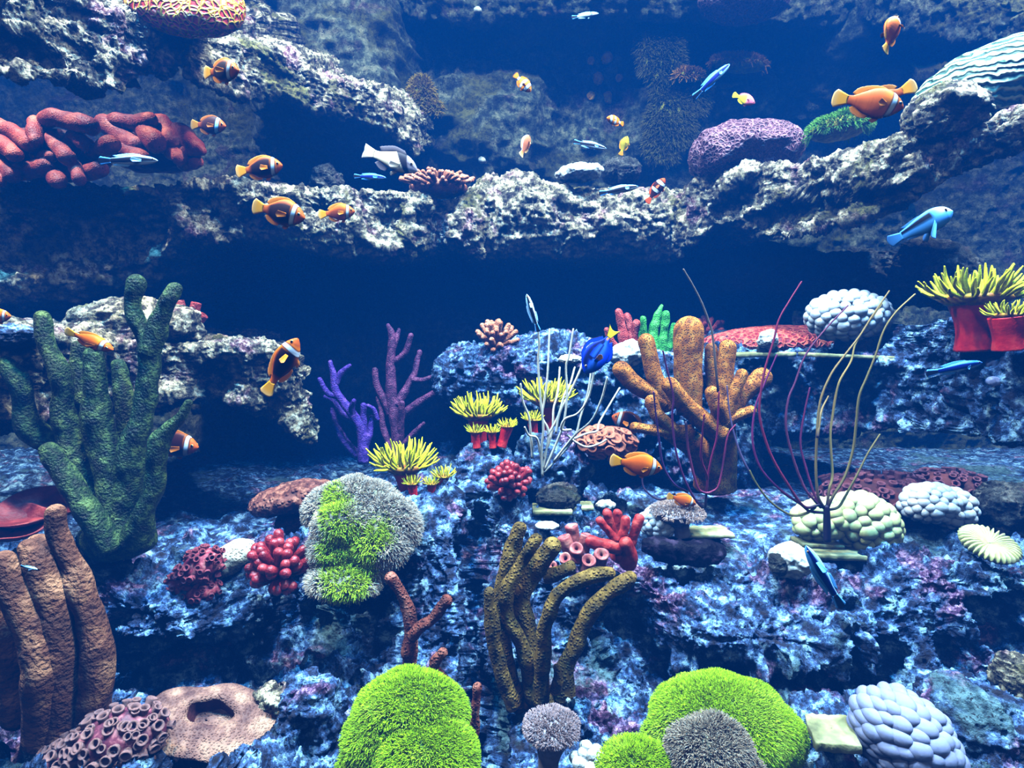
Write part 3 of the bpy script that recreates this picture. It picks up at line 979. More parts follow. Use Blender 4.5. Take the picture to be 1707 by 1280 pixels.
M_ALGAE = coral_mat('weed', (70, 78, 14), (116, 116, 20), (160, 150, 40), 60, 'noise', 120, 0.004, 0.7)
M_GOLD = coral_mat('gold_sponge', (150, 100, 10), (190, 140, 30), (214, 170, 60), 60, 'polyp', 140, 0.004, 0.7)

def stripe_mat():
    m, nt, p = new_mat('striped_brain')
    tc = N_(nt, 'ShaderNodeTexCoord')
    w = N_(nt, 'ShaderNodeTexWave', wave_type='BANDS', bands_direction='Z')
    w.inputs['Scale'].default_value = 20
    w.inputs['Distortion'].default_value = 7
    w.inputs['Detail'].default_value = 2
    w.inputs['Detail Scale'].default_value = 1.5
    nt.links.new(tc.outputs['Object'], w.inputs['Vector'])
    c = ramp(nt, w.outputs['Fac'], [(0.25, (40, 70, 58)), (0.5, (120, 176, 140)), (0.8, (214, 220, 176))])
    nt.links.new(c, p.inputs['Base Color'])
    b = N_(nt, 'ShaderNodeBump')
    b.inputs['Distance'].default_value = 0.006
    nt.links.new(w.outputs['Fac'], b.inputs['Height'])
    nt.links.new(b.outputs[0], p.inputs['Normal'])
    p.inputs['Roughness'].default_value = 0.6
    return m
M_STRIPE = stripe_mat()

# ------------------------------------------------------------------ corals of the upper shelves
honeycomb('honeycomb_coral', 298, -4, 1.30, 116, 66, M_HRED, 'red honeycomb coral with yellow rims on the topmost pale rock shelf', -0.40, 0.4, 2, lean=.5)
honeycomb('honeycomb_coral', 1240, 0, 2.1, 72, 30, M_HPUR, 'purple pitted coral hanging into the top edge of the picture', 0, .7, 3)
honeycomb('honeycomb_coral', 1240, 255, 1.78, 92, 48, M_HPUR, 'purple-brown pitted coral dome on the right-hand mottled ledge', 0.05, .8, 4, .3)
honeycomb('brain_coral', 1655, 140, 1.38, 118, 62, M_STRIPE, 'teal and cream striped brain coral under the upper right edge', 0.35, .7, 5, .16)
boulder('boulder', 1585, 188, 1.24, .068, .06, .043, M_UP, 'rounded pale boulder in front of the striped brain coral', seed=80, big=.02, mid=.01, pits=.015, rot=.15)
boulder('boulder', 546, 302, 1.80, .045, .05, .045, M_DARK, 'small dark boulder on the shelf behind the smallest clownfish', seed=81, big=.015, mid=.01, pits=.01)

def red_lobes(lobes, Y, label, core):
    t = Thing('lobed_coral', at(core[0], core[1] + core[3], Y + .06), label, 'coral', 'red lobed corals on the shelf')
    V, F = mound(core[0], core[1] + 8, Y + .11, core[2], core[3] * .8, .5, 0, 60, 40, .15)
    t.part('base', V, F, M_DARKRED)
    for k, l in enumerate(lobes):
        pts, r = l[:-1], l[-1]
        n = len(pts)
        P = [at(q[0], q[1], Y + .045 * (1 - i / (n - 1)) - .012 * (k % 3)) for i, q in enumerate(pts)]
        P = [at(core[0] * .15 + pts[0][0] * .85, core[1] * .15 + pts[0][1] * .85 + 3, Y + .10)] + P
        m = mpp(Y)
        V, F = tube(P, [r * m * .7] + [r * m] * n, 16, 26, 'round', lump=.25 * r * m, lfreq=.5 / (r * m), seed=k)
        t.part('lobe', V, F, M_REDLOBE)
red_lobes([[(-10, 205), (22, 222), (52, 240), 14], [(60, 205), (58, 236), 11], [(80, 197), (112, 201), (150, 211), 14], [(118, 252), (126, 228), (144, 240), 12],
           [(86, 232), (112, 262), 12], [(0, 236), (24, 256), 12], [(34, 286), (76, 279), 14], [(92, 292), (96, 302), 13], [(124, 274), (132, 298), 10],
           [(146, 288), (166, 282), 13], [(2, 276), (22, 292), 12], [(162, 254), (186, 240), 13], [(60, 258), (84, 262), 10], [(-20, 255), (-2, 300), 12]],
          1.36, 'red lobed coral running off the left edge of the shelf', (75, 252, 105, 48))
red_lobes([[(176, 206), (202, 226), (230, 244), 15], [(192, 202), (224, 206), (250, 200), 12], [(240, 214), (260, 238), 15], [(268, 206), (292, 236), 15], [(300, 222), (326, 244), 15],
           [(288, 256), (334, 250), 9], [(308, 276), (330, 270), 9], [(274, 244), (300, 262), 12], [(206, 246), (238, 264), 12]],
          1.46, 'dusky red lobed coral beside its brighter twin, nearest the dim clownfish', (256, 244, 78, 42))

bush('tufted_coral', 730, 306, 1.82, 64, 20, 60, 3.2, M_TANBUSH, 'low bushy tan coral on the long shelf under the black and white wrasse', seed=3, up=.8, core=.75, vis=.1)
honeycomb('white_coral', 966, 289, 1.86, 38, 13, M_WHITE, 'low white crusty coral on top of the middle rock', .1, .8, 9, .4)
boulder('boulder', 1035, 285, 1.98, .06, .06, .035, M_DARK, 'olive boulder behind the white crusty coral on the middle rock', seed=83, big=.015, mid=.01, pits=.01)

carpet('turf_weed', [(1400, 214, 46, 18, .15)], 1.62, M_ALGAE, 900, .018, .0009, hexa((84, 140, 40)), 'bright green weed tuft on the ledge under the orange clownfish pair', 'seaweed', 11, part='blades', per=4)
# weeds and small sponges on the back wall
k = 0
for px, py, r in ((1012, 97, 9), (1012, 163, 9), (997, 131, 9), (985, 102, 6), (985, 160, 7), (1032, 130, 6)):
    Y = ys(px, py) - .01
    V, F = mound(px, py, Y, r, r * 1.1, .8, 0, 30, 20, .3, k)
    solid('ball_sponge', V, F, M_GOLD, ['upper gold ball sponge in the pair of largest ones on the back wall', 'lower gold ball sponge in the pair of largest ones on the back wall',
          'dull gold ball sponge between the two largest ones', 'small gold sponge left of the upper ball sponge', 'small gold sponge left of the lower ball sponge', 'small gold sponge nearest the hanging weed'][k], 'sponge', 'gold ball sponges on the back wall')
    k += 1
carpet('hanging_weed', [(1112, 120, 22, 70), (1118, 200, 34, 48), (1150, 160, 26, 30), (1105, 240, 26, 34), (1085, 60, 18, 60)], 2.34, M_ALGAE, 2600, .03, .002, hexa((70, 66, 16)),
       'long olive weed hanging down the back wall right of the gold sponges', 'seaweed', 12, part='fronds', per=4, depth=.5, rise=-.3)
carpet('yellow_weed', [(702, 160, 18, 30), (722, 182, 14, 10)], 2.3, M_ALGAE, 500, .024, .002, hexa((150, 122, 30)), 'small yellow weed on the back wall above the black and white wrasse', 'seaweed', 13, part='fronds', per=4, depth=.5)
carpet('orange_weed', [(1232, 108, 42, 9, -.1), (1150, 128, 22, 8)], 2.28, M_ALGAE, 600, .022, .002, hexa((140, 96, 24)), 'orange-brown weed on the back wall above the tiny pink fish', 'seaweed', 14, part='fronds', per=4, depth=.5)
for (px, py, lab) in ((796, 17, 'white snail stuck to the back wall at the top edge'), (803, 267, 'white snail on the dark rock by the tufted coral')):
    Y = ys(px, py) - .004
    V, F = mound(px, py, Y, 6.5, 5.5, .9, 0, 20, 14, .2, 2)
    solid('snail', V, F, M_WHITE, lab, 'snail', 'white snails')

# ------------------------------------------------------------------ corals of the left shelf and slope
boulder('boulder', 225, 545, 1.32, .145, .09, .055, M_UP, 'rounded olive-crusted boulder behind the tallest green coral fingers', seed=84, big=.02, mid=.012, pits=.015)
fingers('red_tube_coral', (318, 545), 1.38, [[(312, 545, 6), (304, 520, 7), (300, 503, 7)], [(316, 548, 6), (324, 518, 8), (327, 506, 8)], [(318, 550, 6), (328, 538, 8), (340, 526, 7)]],
        M_REDF, 'small red tube coral beside the olive-crusted boulder', tip='cup')
boulder('boulder', 380, 582, 1.33, .035, .035, .022, M_DARK, 'small brown boulder at the end of the left shelf', seed=85, big=.012, mid=.006, pits=.01)
boulder('boulder', 20, 560, 1.05, .06, .04, .018, M_LOW, 'pinkish crusted stone on the left shelf at the frame edge', seed=86, big=.012, mid=.006, pits=.01)

GB = 1.03
fingers('finger_coral', (195, 945), GB, [
    [(175, 905, 26), (161, 850, 24), (137, 791, 20), (113, 722, 19), (104, 678, 17), (103, 626, 17), (82, 575, 15), (72, 528, 13)],
    [(170, 860, 22, .03), (113, 755, 20, .03), (69, 729, 20, .02), (45, 702, 18, .01), (34, 643, 15, 0), (12, 606, 13, 0)],
    [(185, 915, 22, -.04), (155, 867, 20, -.05), (131, 832, 19, -.05), (103, 784, 17, -.05), (82, 750, 15, -.05)],
    [(195, 890, 28), (192, 832, 25), (175, 764, 22), (161, 695, 20), (160, 626, 19), (158, 592, 18)],
    [(160, 740, 15, .05), (141, 661, 14, .05), (131, 612, 13, .05), (132, 580, 12, .05)],
    [(200, 800, 17, .04), (213, 728, 15, .04), (205, 650, 14, .04), (198, 608, 13, .04)],
    [(205, 900, 30), (213, 832, 26), (220, 764, 22), (237, 702, 20), (247, 643, 19), (248, 585, 20), (234, 550, 17), (223, 509, 15), (228, 474, 13)],
    [(247, 590, 18), (259, 557, 17), (275, 516, 15), (291, 482, 12)],
    [(225, 905, 26, -.02), (240, 853, 20, -.03), (258, 815, 17, -.03), (261, 764, 16, -.03), (271, 726, 15, -.03), (302, 695, 12, -.03), (315, 672, 9, -.03)]],
    M_GREENF, 'tall dark green branching finger coral standing in front of the left shelf', lump=.28, foot=[(200, 895, 62, 42)], deep=.0, seg=20)

fingers('branching_coral', (606, 772), 1.75, [
    [(606, 772, 9), (603, 716, 9), (586, 688, 8), (561, 654, 7), (556, 625, 6), (551, 604, 4)], [(560, 640, 5), (568, 622, 5), (583, 609, 3)], [(562, 660, 6), (546, 655, 5), (533, 632, 4)],
    [(590, 700, 7, .04), (572, 690, 6, .04), (556, 668, 5, .04), (543, 661, 4, .04)], [(605, 725, 7), (606, 700, 6), (606, 676, 5)], [(590, 695, 5), (586, 680, 5), (590, 668, 4)],
    [(607, 745, 7), (616, 722, 6), (620, 697, 5)], [(598, 760, 8, .05), (575, 735, 7, .05), (560, 700, 6, .05), (556, 680, 5, .05)], [(630, 700, 4), (622, 682, 4), (613, 676, 3)]],
    M_PURP, 'blue-violet branching coral in the dark recess, the left of two', deep=.04, lump=.15)
fingers('branching_coral', (660, 770), 1.8, [
    [(662, 772, 10), (662, 715, 10), (654, 674, 10), (651, 612, 8), (654, 564, 6), (647, 542, 4)], [(652, 590, 5), (660, 566, 5), (665, 550, 3)], [(656, 604, 6), (675, 588, 5), (685, 559, 4)],
    [(660, 675, 8), (676, 650, 7), (689, 626, 6), (695, 605, 5), (699, 587, 4)], [(686, 632, 5), (706, 633, 4), (730, 623, 3)], [(664, 700, 8), (682, 683, 7), (709, 664, 6), (743, 644, 4)],
    [(652, 690, 8), (642, 668, 7), (628, 642, 6), (625, 617, 5)], [(664, 740, 7), (660, 715, 7), (647, 694, 5)], [(668, 740, 6), (668, 700, 6), (670, 672, 5)], [(658, 760, 6), (641, 720, 6), (636, 690, 4), (629, 663, 3)], [(668, 745, 5), (690, 722, 5), (706, 706, 3)]],
    M_MAROON, 'maroon branching coral in the dark recess, the taller of two', deep=.04, lump=.15)

V, F = mound(487, 828, 1.30, 70, 24, .8, .22, 140, 80, .25, 5)
solid('plate_coral', V, F, M_BROWNPL, 'brown bumpy plate coral beside the grey-green polyp mound', 'coral')
cups('ruffled_coral', [(490, 866, 26, 15)], ys(490, 880) + .01, 26, 6, M_RING, 'small tan ruffled coral between brown plate coral and red knob coral', 'coral', seed=4)
V, F = mound(384, 931, 1.09, 46, 25, .7, .62, 90, 50, .15, 8)
solid('sponge', V, F, M_CREAM, 'pale cream lump of sponge left of the red knob coral', 'sponge')
bush('knob_coral', 468, 938, 1.02, 62, 54, 46, 8.6, M_REDCL, 'large red knob coral between cream sponge and grey-green polyp mound', group='red knob corals', seed=5, up=.55, core=.4, vis=-.1)
bush('knob_coral', 851, 802, ys(851, 830) - .01, 43, 35, 46, 5.8, M_REDCL, 'smaller red knob coral on the rock below the middle anemones', group='red knob corals', seed=6, up=.6, core=.4, vis=-.1)
cups('polyp_colony', [(335, 945, 44, 28, .6), (300, 975, 30, 20, .5), (335, 985, 34, 16, .2)], 1.04, 110, 5.0, M_ZOAR, 'pink-red cup polyp colony on the rock below the cream sponge', seed=7)

def greygreen(P, g):
    n = 0.35 * fbm(P, 22, 2, 8)[:, None] + 0.10 * g.normal(size=(len(P), 1))
    for px, py, r in ((538, 838, 26), (574, 868, 42), (642, 884, 34), (575, 966, 50), (560, 915, 34), (612, 922, 30), (698, 850, 16), (600, 950, 30)):
        c = at(px, py, 1.0)
        n = n + .75 * np.exp(-(((P[:, 0] - c[0]) ** 2 + (P[:, 2] - c[2]) ** 2) / (r / FPX) ** 2))[:, None]
    k = np.clip((n - 0.62) * 5, 0, 1)
    return (lin((186, 176, 160)) * (1 - k) + lin((172, 210, 40)) * k) * g.uniform(.7, 1.2, (len(P), 1))
carpet('star_polyp_mound', [(600, 846, 74, 46, -.15, .03), (545, 848, 38, 32, .4, .01), (650, 874, 50, 46, -.2, -.0), (576, 872, 52, 34, .1, -.03), (628, 905, 54, 40, 0, -.03), (560, 915, 46, 40, 0, -.04), (610, 940, 44, 30, 0, -.04), (572, 968, 58, 26, -.1, -.07)], 1.06, M_GREYM, 9000, .011, .0008, greygreen,
       'grey and green shaggy polyp mound under the left yellow anemones', 'soft coral', 21, per=6, amp=.18)

# ------------------------------------------------------------------ yellow anemones
A = anemone
A(674, 778, 1.30, 61, 46, (684, 836), 25, 15, 78, 'large yellow anemone on a red stalk above the grey-green polyp mound', 'large yellow anemones', 1)
A(687, 806, 1.24, 18, 15, (690, 832), 9, 7, 30, 'small yellow anemone directly under the largest crown above the polyp mound', 'small yellow anemones', 2)
A(720, 806, 1.25, 18, 13, (718, 832), 9, 6, 30, 'small yellow anemone, middle of three above the polyp mound', 'small yellow anemones', 3)
A(739, 794, 1.27, 23, 20, (731, 830), 10, 8, 34, 'taller small yellow anemone, outermost of three above the polyp mound', 'small yellow anemones', 4)
A(797, 692, 1.42, 50, 36, (799, 745), 20, 13, 76, 'large yellow anemone on the crusted pedestal rock', 'large yellow anemones', 5)
A(792, 720, 1.36, 17, 15, (795, 745), 8, 6, 30, 'small yellow anemone, leftmost of three under the pedestal crown', 'small yellow anemones', 6)
A(820, 720, 1.36, 16, 13, (822, 745), 8, 6, 30, 'small yellow anemone, middle of three under the pedestal crown', 'small yellow anemones', 7)
A(846, 711, 1.36, 19, 16, (836, 742), 10, 8, 32, 'small yellow anemone leaning outward beside the pedestal crown', 'small yellow anemones', 8)
A(912, 668, 1.46, 51, 40, (916, 722), 17, 10, 78, 'large yellow anemone behind the white sea whips', 'large yellow anemones', 9)
A(887, 700, 1.40, 21, 17, (891, 730), 9, 7, 32, 'small yellow anemone at the foot of the white sea whips', 'small yellow anemones', 10)
A(1625, 500, 1.09, 84, 54, (1627, 578), 38, 27, 76, 'largest yellow anemone on a thick red stalk at the shelf end', 'large yellow anemones', 11)
A(1684, 527, .99, 44, 26, (1688, 578), 30, 25, 44, 'short yellow anemone beside the largest one at the frame edge', 'large yellow anemones', 12)
boulder('boulder', 812, 800, 1.40, .082, .075, .095, M_LOW, 'blue-green crusted pedestal rock under the middle anemones', seed=87, big=.02, mid=.015, pits=.02)
boulder('boulder', 918, 782, 1.40, .085, .075, .095, M_LOW, 'purple crusted rock under the white sea whips', seed=88, big=.02, mid=.015, pits=.02)
boulder('boulder', 715, 868, 1.26, .085, .06, .062, M_LOW, 'crusted rock under the left yellow anemones', seed=89, big=.02, mid=.012, pits=.02)
boulder('boulder', 930, 828, 1.27, .045, .04, .02, M_DARK, 'flat dark brown stone below the purple crusted rock', seed=90, big=.012, mid=.008, pits=.01)

# ------------------------------------------------------------------ middle mound and shelf
bush('bush_coral', 827, 568, 1.66, 38, 40, 34, 4.2, M_TANBUSH, 'pinkish tan bushy coral on top of the middle mound', seed=9, up=.9, core=.3, vis=.12)
fingers('finger_coral', (1045, 590), 1.62, [[(1042, 590, 10), (1039, 556, 9), (1031, 520, 6)], [(1052, 588, 9), (1051, 556, 8), (1045, 527, 6)], [(1058, 588, 8), (1060, 560, 7), (1061, 538, 6)], [(1034, 588, 7), (1020, 570, 6), (1011, 550, 5)]],
        M_REDF, 'dull red finger coral beside the green one behind the orange tube sponge', lump=.25, deep=.02)
fingers('finger_coral', (1098, 595), 1.6, [[(1090, 592, 10), (1089, 556, 9), (1095, 530, 7), (1103, 511, 4)], [(1102, 595, 10), (1105, 565, 9), (1110, 524, 5)], [(1084, 580, 7), (1074, 555, 6), (1072, 531, 4)], [(1108, 592, 8), (1117, 565, 7), (1123, 542, 4)], [(1080, 575, 5), (1068, 560, 4), (1066, 545, 3)]],
        M_GREENS, 'bright green finger coral behind the orange tube sponge', lump=.3, deep=.02)
bush('bush_coral', 1180, 552, 2.0, 32, 26, 14, 4.5, M_REDF, 'dim red bushy coral in the shade behind the orange tube sponge', seed=12, up=1.2, core=.3, vis=.2)
honeycomb('white_coral', 1054, 588, 1.54, 36, 20, M_WHITE, 'rough white coral chunk at the foot of the red finger coral', .2, .6, 6, .35)
honeycomb('white_coral', 951, 599, 1.55, 20, 8, M_WHITE, 'small flat white coral beside the blue tang', .0, .8, 7, .4)
honeycomb('honeycomb_coral', 1312, 574, 1.72, 142, 32, M_HRED2, 'wide rose-red honeycomb coral plate on the shelf under the white bubble coral', 0, .6, 8, .06)
honeycomb('flower_coral', 1281, 566, 1.46, 18, 16, M_WHITE, 'small white round coral in front of the rose-red honeycomb plate', 0, .8, 9, .4)
boulder('boulder', 1280, 584, 1.48, .024, .02, .016, M_DARK, 'small dark stone under the small white round coral', seed=91, big=.006, mid=.004, pits=.004, fine=.002)
slab(1222, 1330, 588, 1.45, .012, .10, 'narrow stone slab under the small white round coral', tilt=.02)
slab(1372, 1508, 592, 1.32, .010, .12, 'stone slab under the white bubble coral on the shelf', tilt=-.04)
bubbles('bubble_coral', 1412, 527, 1.42, 66, 40, 92, 9.5, M_BUBW, 'white bubble coral standing high on the shelf above the rose-red plate', seed=1, core=M_BUBW)
boulder('boulder', 1432, 572, 1.42, .045, .045, .026, M_DARK, 'dark stone holding up the white bubble coral on the shelf', seed=92, big=.01, mid=.006, pits=.008)

fingers('tube_sponge', (1190, 800), 1.33, [
    [(1150, 690, 22, .02), (1147, 640, 22, .02), (1146, 590, 23, .02), (1148, 552, 24, .02)],
    [(1120, 680, 15), (1093, 633, 15), (1084, 599, 14), (1077, 570, 14)],
    [(1110, 672, 15), (1088, 657, 15), (1057, 640, 15), (1036, 616, 15)],
    [(1200, 722, 20, -.02), (1176, 704, 17, -.03), (1144, 678, 15, -.04), (1116, 642, 14, -.05)],
    [(1128, 722, 14, -.02), (1112, 710, 13, -.03), (1096, 692, 12, -.04), (1086, 670, 11, -.04)],
    [(1150, 722, 15, -.01), (1112, 718, 12, -.03), (1084, 716, 10, -.04), (1058, 712, 9, -.04)],
    [(1190, 650, 11, .02), (1186, 606, 11, .02), (1186, 582, 11, .02)],
    [(1205, 690, 16), (1207, 647, 15), (1210, 612, 14), (1213, 580, 14)],
    [(1205, 700, 16, -.02), (1196, 676, 13, -.04), (1186, 654, 11, -.04)],
    [(1210, 695, 14, -.02), (1224, 654, 11, -.03), (1236, 624, 10, -.03)],
    [(1210, 700, 15), (1232, 664, 14), (1252, 645, 15), (1270, 630, 17)],
    [(1200, 710, 13, -.02), (1228, 694, 10, -.03), (1252, 685, 9, -.03)],
    [(1192, 812, 36, .10), (1194, 770, 33, .09), (1200, 730, 27, .06), (1206, 690, 20, .02)],
    [(1185, 780, 27, .08), (1160, 745, 24, .05), (1120, 722, 16, .01)]],
    M_ORANGE, 'orange-brown branching tube sponge in the middle right', 'sponge', tip='round', lump=.12, deep=.0, seg=22, part='tube')

# white and dark sea whips
def whips(name, base, Y, lines, label, colf, group=None, rb=2.4, rt=1.4, foot=None, dy=.05, seed=0):
    t = Thing(name, at(base[0], base[1], Y), label, 'sea whip', group)
    rr = random.Random(seed)
    for k, l in enumerate(lines):
        d = rr.uniform(-dy, dy)
        n = len(l)
        # lines run tip to root
        P = [at(x, y, Y + d * (1 - i / (n - 1))) for i, (x, y) in enumerate(l)][::-1]
        m = mpp(Y)
        V, F = tube(P, [rb * m] + [(rb * (1 - i / (n - 1)) + rt * i / (n - 1)) * m for i in range(1, n)], 7, n * 7, 'round', lump=.3 * m, lfreq=150, seed=k)
        rings = len(V) // 7
        f = np.repeat(np.linspace(0, 1, rings), 7)[:, None]
        t.part('whip', V, F, M_TINT, cols=colf(f, k))
    for (x, y, r, x2, y2, r2) in foot or ():
        V, F = tube([at(x, y, Y), at((x + x2) / 2, (y + y2) / 2, Y), at(x2, y2, Y)], [r * mpp(Y), r * mpp(Y), r2 * mpp(Y)], 10, 12)
        t.part('stem', V, F, M_TINT, cols=colf(np.zeros((len(V), 1)), 0))
    return t
z3 = lambda L: [(830 + x * .3438, 420 + y * .3438) for x, y in L]
z4 = lambda L: [(1250 + x * .3439, 420 + y * .3439) for x, y in L]
whips('sea_whip', (904, 800), 1.24, [z3(l) for l in (
    [(195, 380), (200, 450), (195, 540), (205, 700), (220, 850), (212, 950), (216, 1090)], [(250, 375), (245, 500), (240, 600), (225, 720), (215, 800), (245, 880), (216, 1060)],
    [(365, 375), (345, 500), (330, 560), (335, 700), (318, 830), (290, 910), (225, 1060)], [(445, 420), (415, 520), (395, 580), (350, 680), (300, 780), (280, 880)],
    [(452, 570), (435, 680), (400, 800), (370, 900), (290, 1000), (220, 1070)], [(470, 560), (440, 700), (390, 780), (325, 810), (308, 860), (355, 862)],
    [(530, 610), (500, 720), (450, 820), (370, 890), (270, 1015)], [(590, 660), (530, 760), (490, 830), (480, 868), (430, 880), (370, 905)],
    [(110, 640), (120, 720), (150, 800), (160, 900), (168, 1000)], [(130, 850), (150, 888), (190, 905), (210, 1000)], [(300, 560), (290, 680), (270, 760), (262, 870), (222, 1000)],
    [(525, 910), (490, 930), (430, 945), (375, 920), (335, 885)], [(372, 560), (350, 640), (320, 700), (290, 800), (240, 890)])],
    'white sea whip fan in front of the middle anemones and the blue tang', lambda f, k: lin((206, 200, 184)) * (0.75 + .25 * f) * np.ones((1, 3)), rb=2.2, rt=1.6, seed=3)
def duskf(cols):
    def fn(f, k):
        c = lin(cols[k % len(cols)])
        d = lin((24, 14, 34))
        q = np.clip((f - .04) * 5, 0, 1)
        return d * (1 - q) + c * q
    return fn
whips('sea_whip', (1174, 848), 1.18, [z3(l) for l in (
    [(1072, 680), (1068, 780), (1060, 900), (1035, 1000), (1018, 1090), (1005, 1240)], [(1000, 790), (990, 900), (985, 1000), (1012, 1078), (1012, 1110)],
    [(1150, 840), (1115, 890), (1095, 1000), (1072, 1125), (1040, 1160), (1000, 1165), (965, 1130), (925, 970), (910, 820)],
    [(800, 480), (820, 570), (850, 700), (845, 800), (860, 950), (900, 1090), (950, 1190), (992, 1240)], [(755, 680), (765, 780), (780, 900), (800, 1030), (850, 1120), (920, 1165)],
    [(900, 85), (950, 170), (990, 250), (1020, 330), (1040, 400), (1056, 560), (1068, 680)], [(720, 960), (700, 1110), (730, 1170), (790, 1200), (860, 1170)],
    [(1110, 650), (1125, 790), (1150, 900), (1190, 1010), (1240, 1100)])],
    'dark purple sea whip rising in front of the orange tube sponge', duskf([(120, 34, 70), (110, 30, 64), (120, 44, 76), (86, 34, 76), (70, 40, 90), (96, 84, 80), (40, 26, 50), (70, 60, 90)]), rb=2.2, rt=1.3, seed=4)
whips('sea_whip', (1379, 900), 1.10, [z4(l) for l in (
    [(250, 145), (190, 240), (140, 330), (115, 430), (75, 560), (50, 700), (48, 800), (75, 910), (115, 1010), (180, 1120), (262, 1232), (340, 1225)],
    [(130, 500), (70, 640), (30, 740), (12, 860), (20, 960), (60, 1060), (150, 1155), (245, 1222), (290, 1255), (370, 1265)],
    [(475, 260), (370, 370), (270, 500), (220, 630), (185, 720), (175, 850), (210, 1000), (250, 1110), (275, 1160), (310, 1200), (345, 1240)],
    [(290, 660), (260, 800), (245, 930), (270, 1040), (300, 1140), (330, 1215), (370, 1250)], [(675, 190), (600, 300), (530, 410), (460, 500), (390, 600), (340, 730), (325, 900), (320, 1050), (330, 1180), (360, 1240)],
    [(640, 250), (520, 430), (490, 530), (430, 640), (400, 800), (390, 900), (400, 1080), (385, 1150), (372, 1250)], [(800, 205), (710, 290), (650, 380), (610, 500), (570, 600), (530, 700), (515, 830), (500, 960), (460, 1090), (400, 1190), (375, 1250)],
    [(630, 885), (570, 980), (520, 1080), (465, 1180), (430, 1235), (380, 1250)], [(380, 700), (350, 760), (338, 820), (328, 900)], [(0, 1060), (30, 1120), (100, 1210), (200, 1275), (275, 1265), (320, 1235)])],
    'olive and purple sea whip growing from one dark stem beside the cream bubble coral', duskf([(112, 34, 60), (100, 34, 80), (90, 44, 70), (90, 34, 70), (120, 100, 60), (140, 120, 70), (130, 112, 66), (120, 110, 70), (120, 100, 60), (100, 90, 50)]),
    rb=2.5, rt=1.4, foot=[(1379, 902, 6, 1378, 846, 5)], seed=5, dy=.04)

cups('ball_polyp_colony', [(1010, 737, 44, 23, -.1)], 1.34, 42, 9.5, M_BALLS, 'peach ball polyp colony under the orange tube sponge', seed=8, tall=.5, body=M_BROWNPL, mouth=.25)

# ------------------------------------------------------------------ right-hand terrace
bubbles('bubble_coral', 1415, 876, 1.17, 92, 50, 92, 12.5, M_BUBY, 'cream bubble coral on the terrace behind the dark forked stem', seed=2, core=M_BUBY,
        lobes=[(1440, 872, 62, 46, -.45, 52), (1368, 866, 46, 32, .2, 30)], depth=.7)
bubbles('bubble_coral', 1562, 844, 1.22, 62, 36, 88, 9, M_BUBW, 'white bubble coral on the terrace beside the cream one', seed=3, core=M_BUBW,
        lobes=[(1548, 838, 46, 30, .1, 52), (1590, 848, 34, 32, -.3, 32)])
bubbles('bubble_coral', 1508, 1228, .74, 100, 66, 84, 15, M_BUBL, 'lilac-white bubble coral at the bottom edge beside the tilted slab', rot=-.72, seed=4, core=M_BUBL, elong=1.25)
bubbles('bubble_coral', 1098, 869, 1.22, 30, 26, 40, 8, M_BUBW, 'little white bubble coral tucked beside the mushroom leather coral', seed=5, core=M_BUBW)
honeycomb('leather_coral', 1318, 936, 1.07, 36, 30, M_WHITE, 'soft white rounded coral below the cream bubble coral', -.4, .8, 15, .3)
slab(1340, 1488, 926, 1.10, .012, .07, 'longer pale stone slab in front of the cream bubble coral', tilt=-.05, rot=.05)
slab(1338, 1408, 908, 1.13, .009, .05, 'short stone chip on the slab in front of the cream bubble coral', tilt=-.03)
slab(1362, 1432, 1240, .72, .014, .06, 'tilted yellowish stone slab by the lilac-white bubble coral', rot=-.25, tilt=.12)
slab(888, 955, 852, 1.21, .010, .06, 'stone tile on the flat rock left of the white chip', tilt=.0)
slab(940, 990, 846, 1.24, .009, .05, 'smaller stone tile beside the white chip', tilt=.02)
slab(1140, 1226, 892, 1.19, .008, .06, 'thin stone slab under the mushroom leather coral', tilt=.0)
honeycomb('white_coral', 1010, 841, 1.30, 16, 8, M_WHITE, 'white coral chip beside the stone tiles', 0, .8, 12, .3)
honeycomb('white_coral', 912, 876, 1.17, 20, 6, M_WHITE, 'flat white coral flake in front of the stone tiles', 0, .8, 13, .3)
cups('cup_polyps', [(1475, 828, 118, 36, .0), (1400, 850, 50, 26, .1)], 1.36, 190, 6.2, M_ZOA, 'purple-pink cup polyp bed behind the cream bubble coral', seed=9, body=M_DARKRED)
cups('cup_polyps', [(1590, 818, 70, 32, -.15), (1650, 850, 36, 38, -.3)], 1.36, 170, 6.2, M_ZOA, 'purple-pink cup polyp bed behind the white bubble coral', seed=10, body=M_DARKRED)

def flower(cx, cy, Y, rx, ry, label, mat, name='flower_coral', ribs=32, tilt=.6):
    m = mpp(Y)
    rows = []
    a = np.linspace(0, 2 * math.pi, ribs * 6, endpoint=False)
    for q, z in ((.03, .10), (.2, .14), (.45, .22), (.7, .24), (.9, .17), (1.0, .02), (.9, -.14), (.6, -.3), (.3, -.4)):
        rib = 1 + .09 * np.sin(a * ribs) * min(1, q * 1.4)
        rows.append(np.stack([q * rib * np.cos(a), q * rib * np.sin(a), z + .07 * np.sin(a * ribs) * min(1, q * 1.4) * (1 if z > 0 else .3)], -1))
    V = np.concatenate(rows) * np.array([rx * m, rx * m, rx * m])
    c, s = math.cos(tilt), math.sin(tilt)
    V = np.stack([V[:, 0], V[:, 1] * c - V[:, 2] * s, V[:, 1] * s + V[:, 2] * c], -1)
    V[:, 2] *= ry / (rx * max(.35, math.sin(tilt) + .12))
    return solid(name, V + at(cx, cy, Y), grid_faces(len(rows), len(a), True), mat, label, 'coral')
flower(1648, 908, 1.06, 42, 22, 'white ribbed flower coral near the frame edge of the terrace', M_BUBY, tilt=.42)
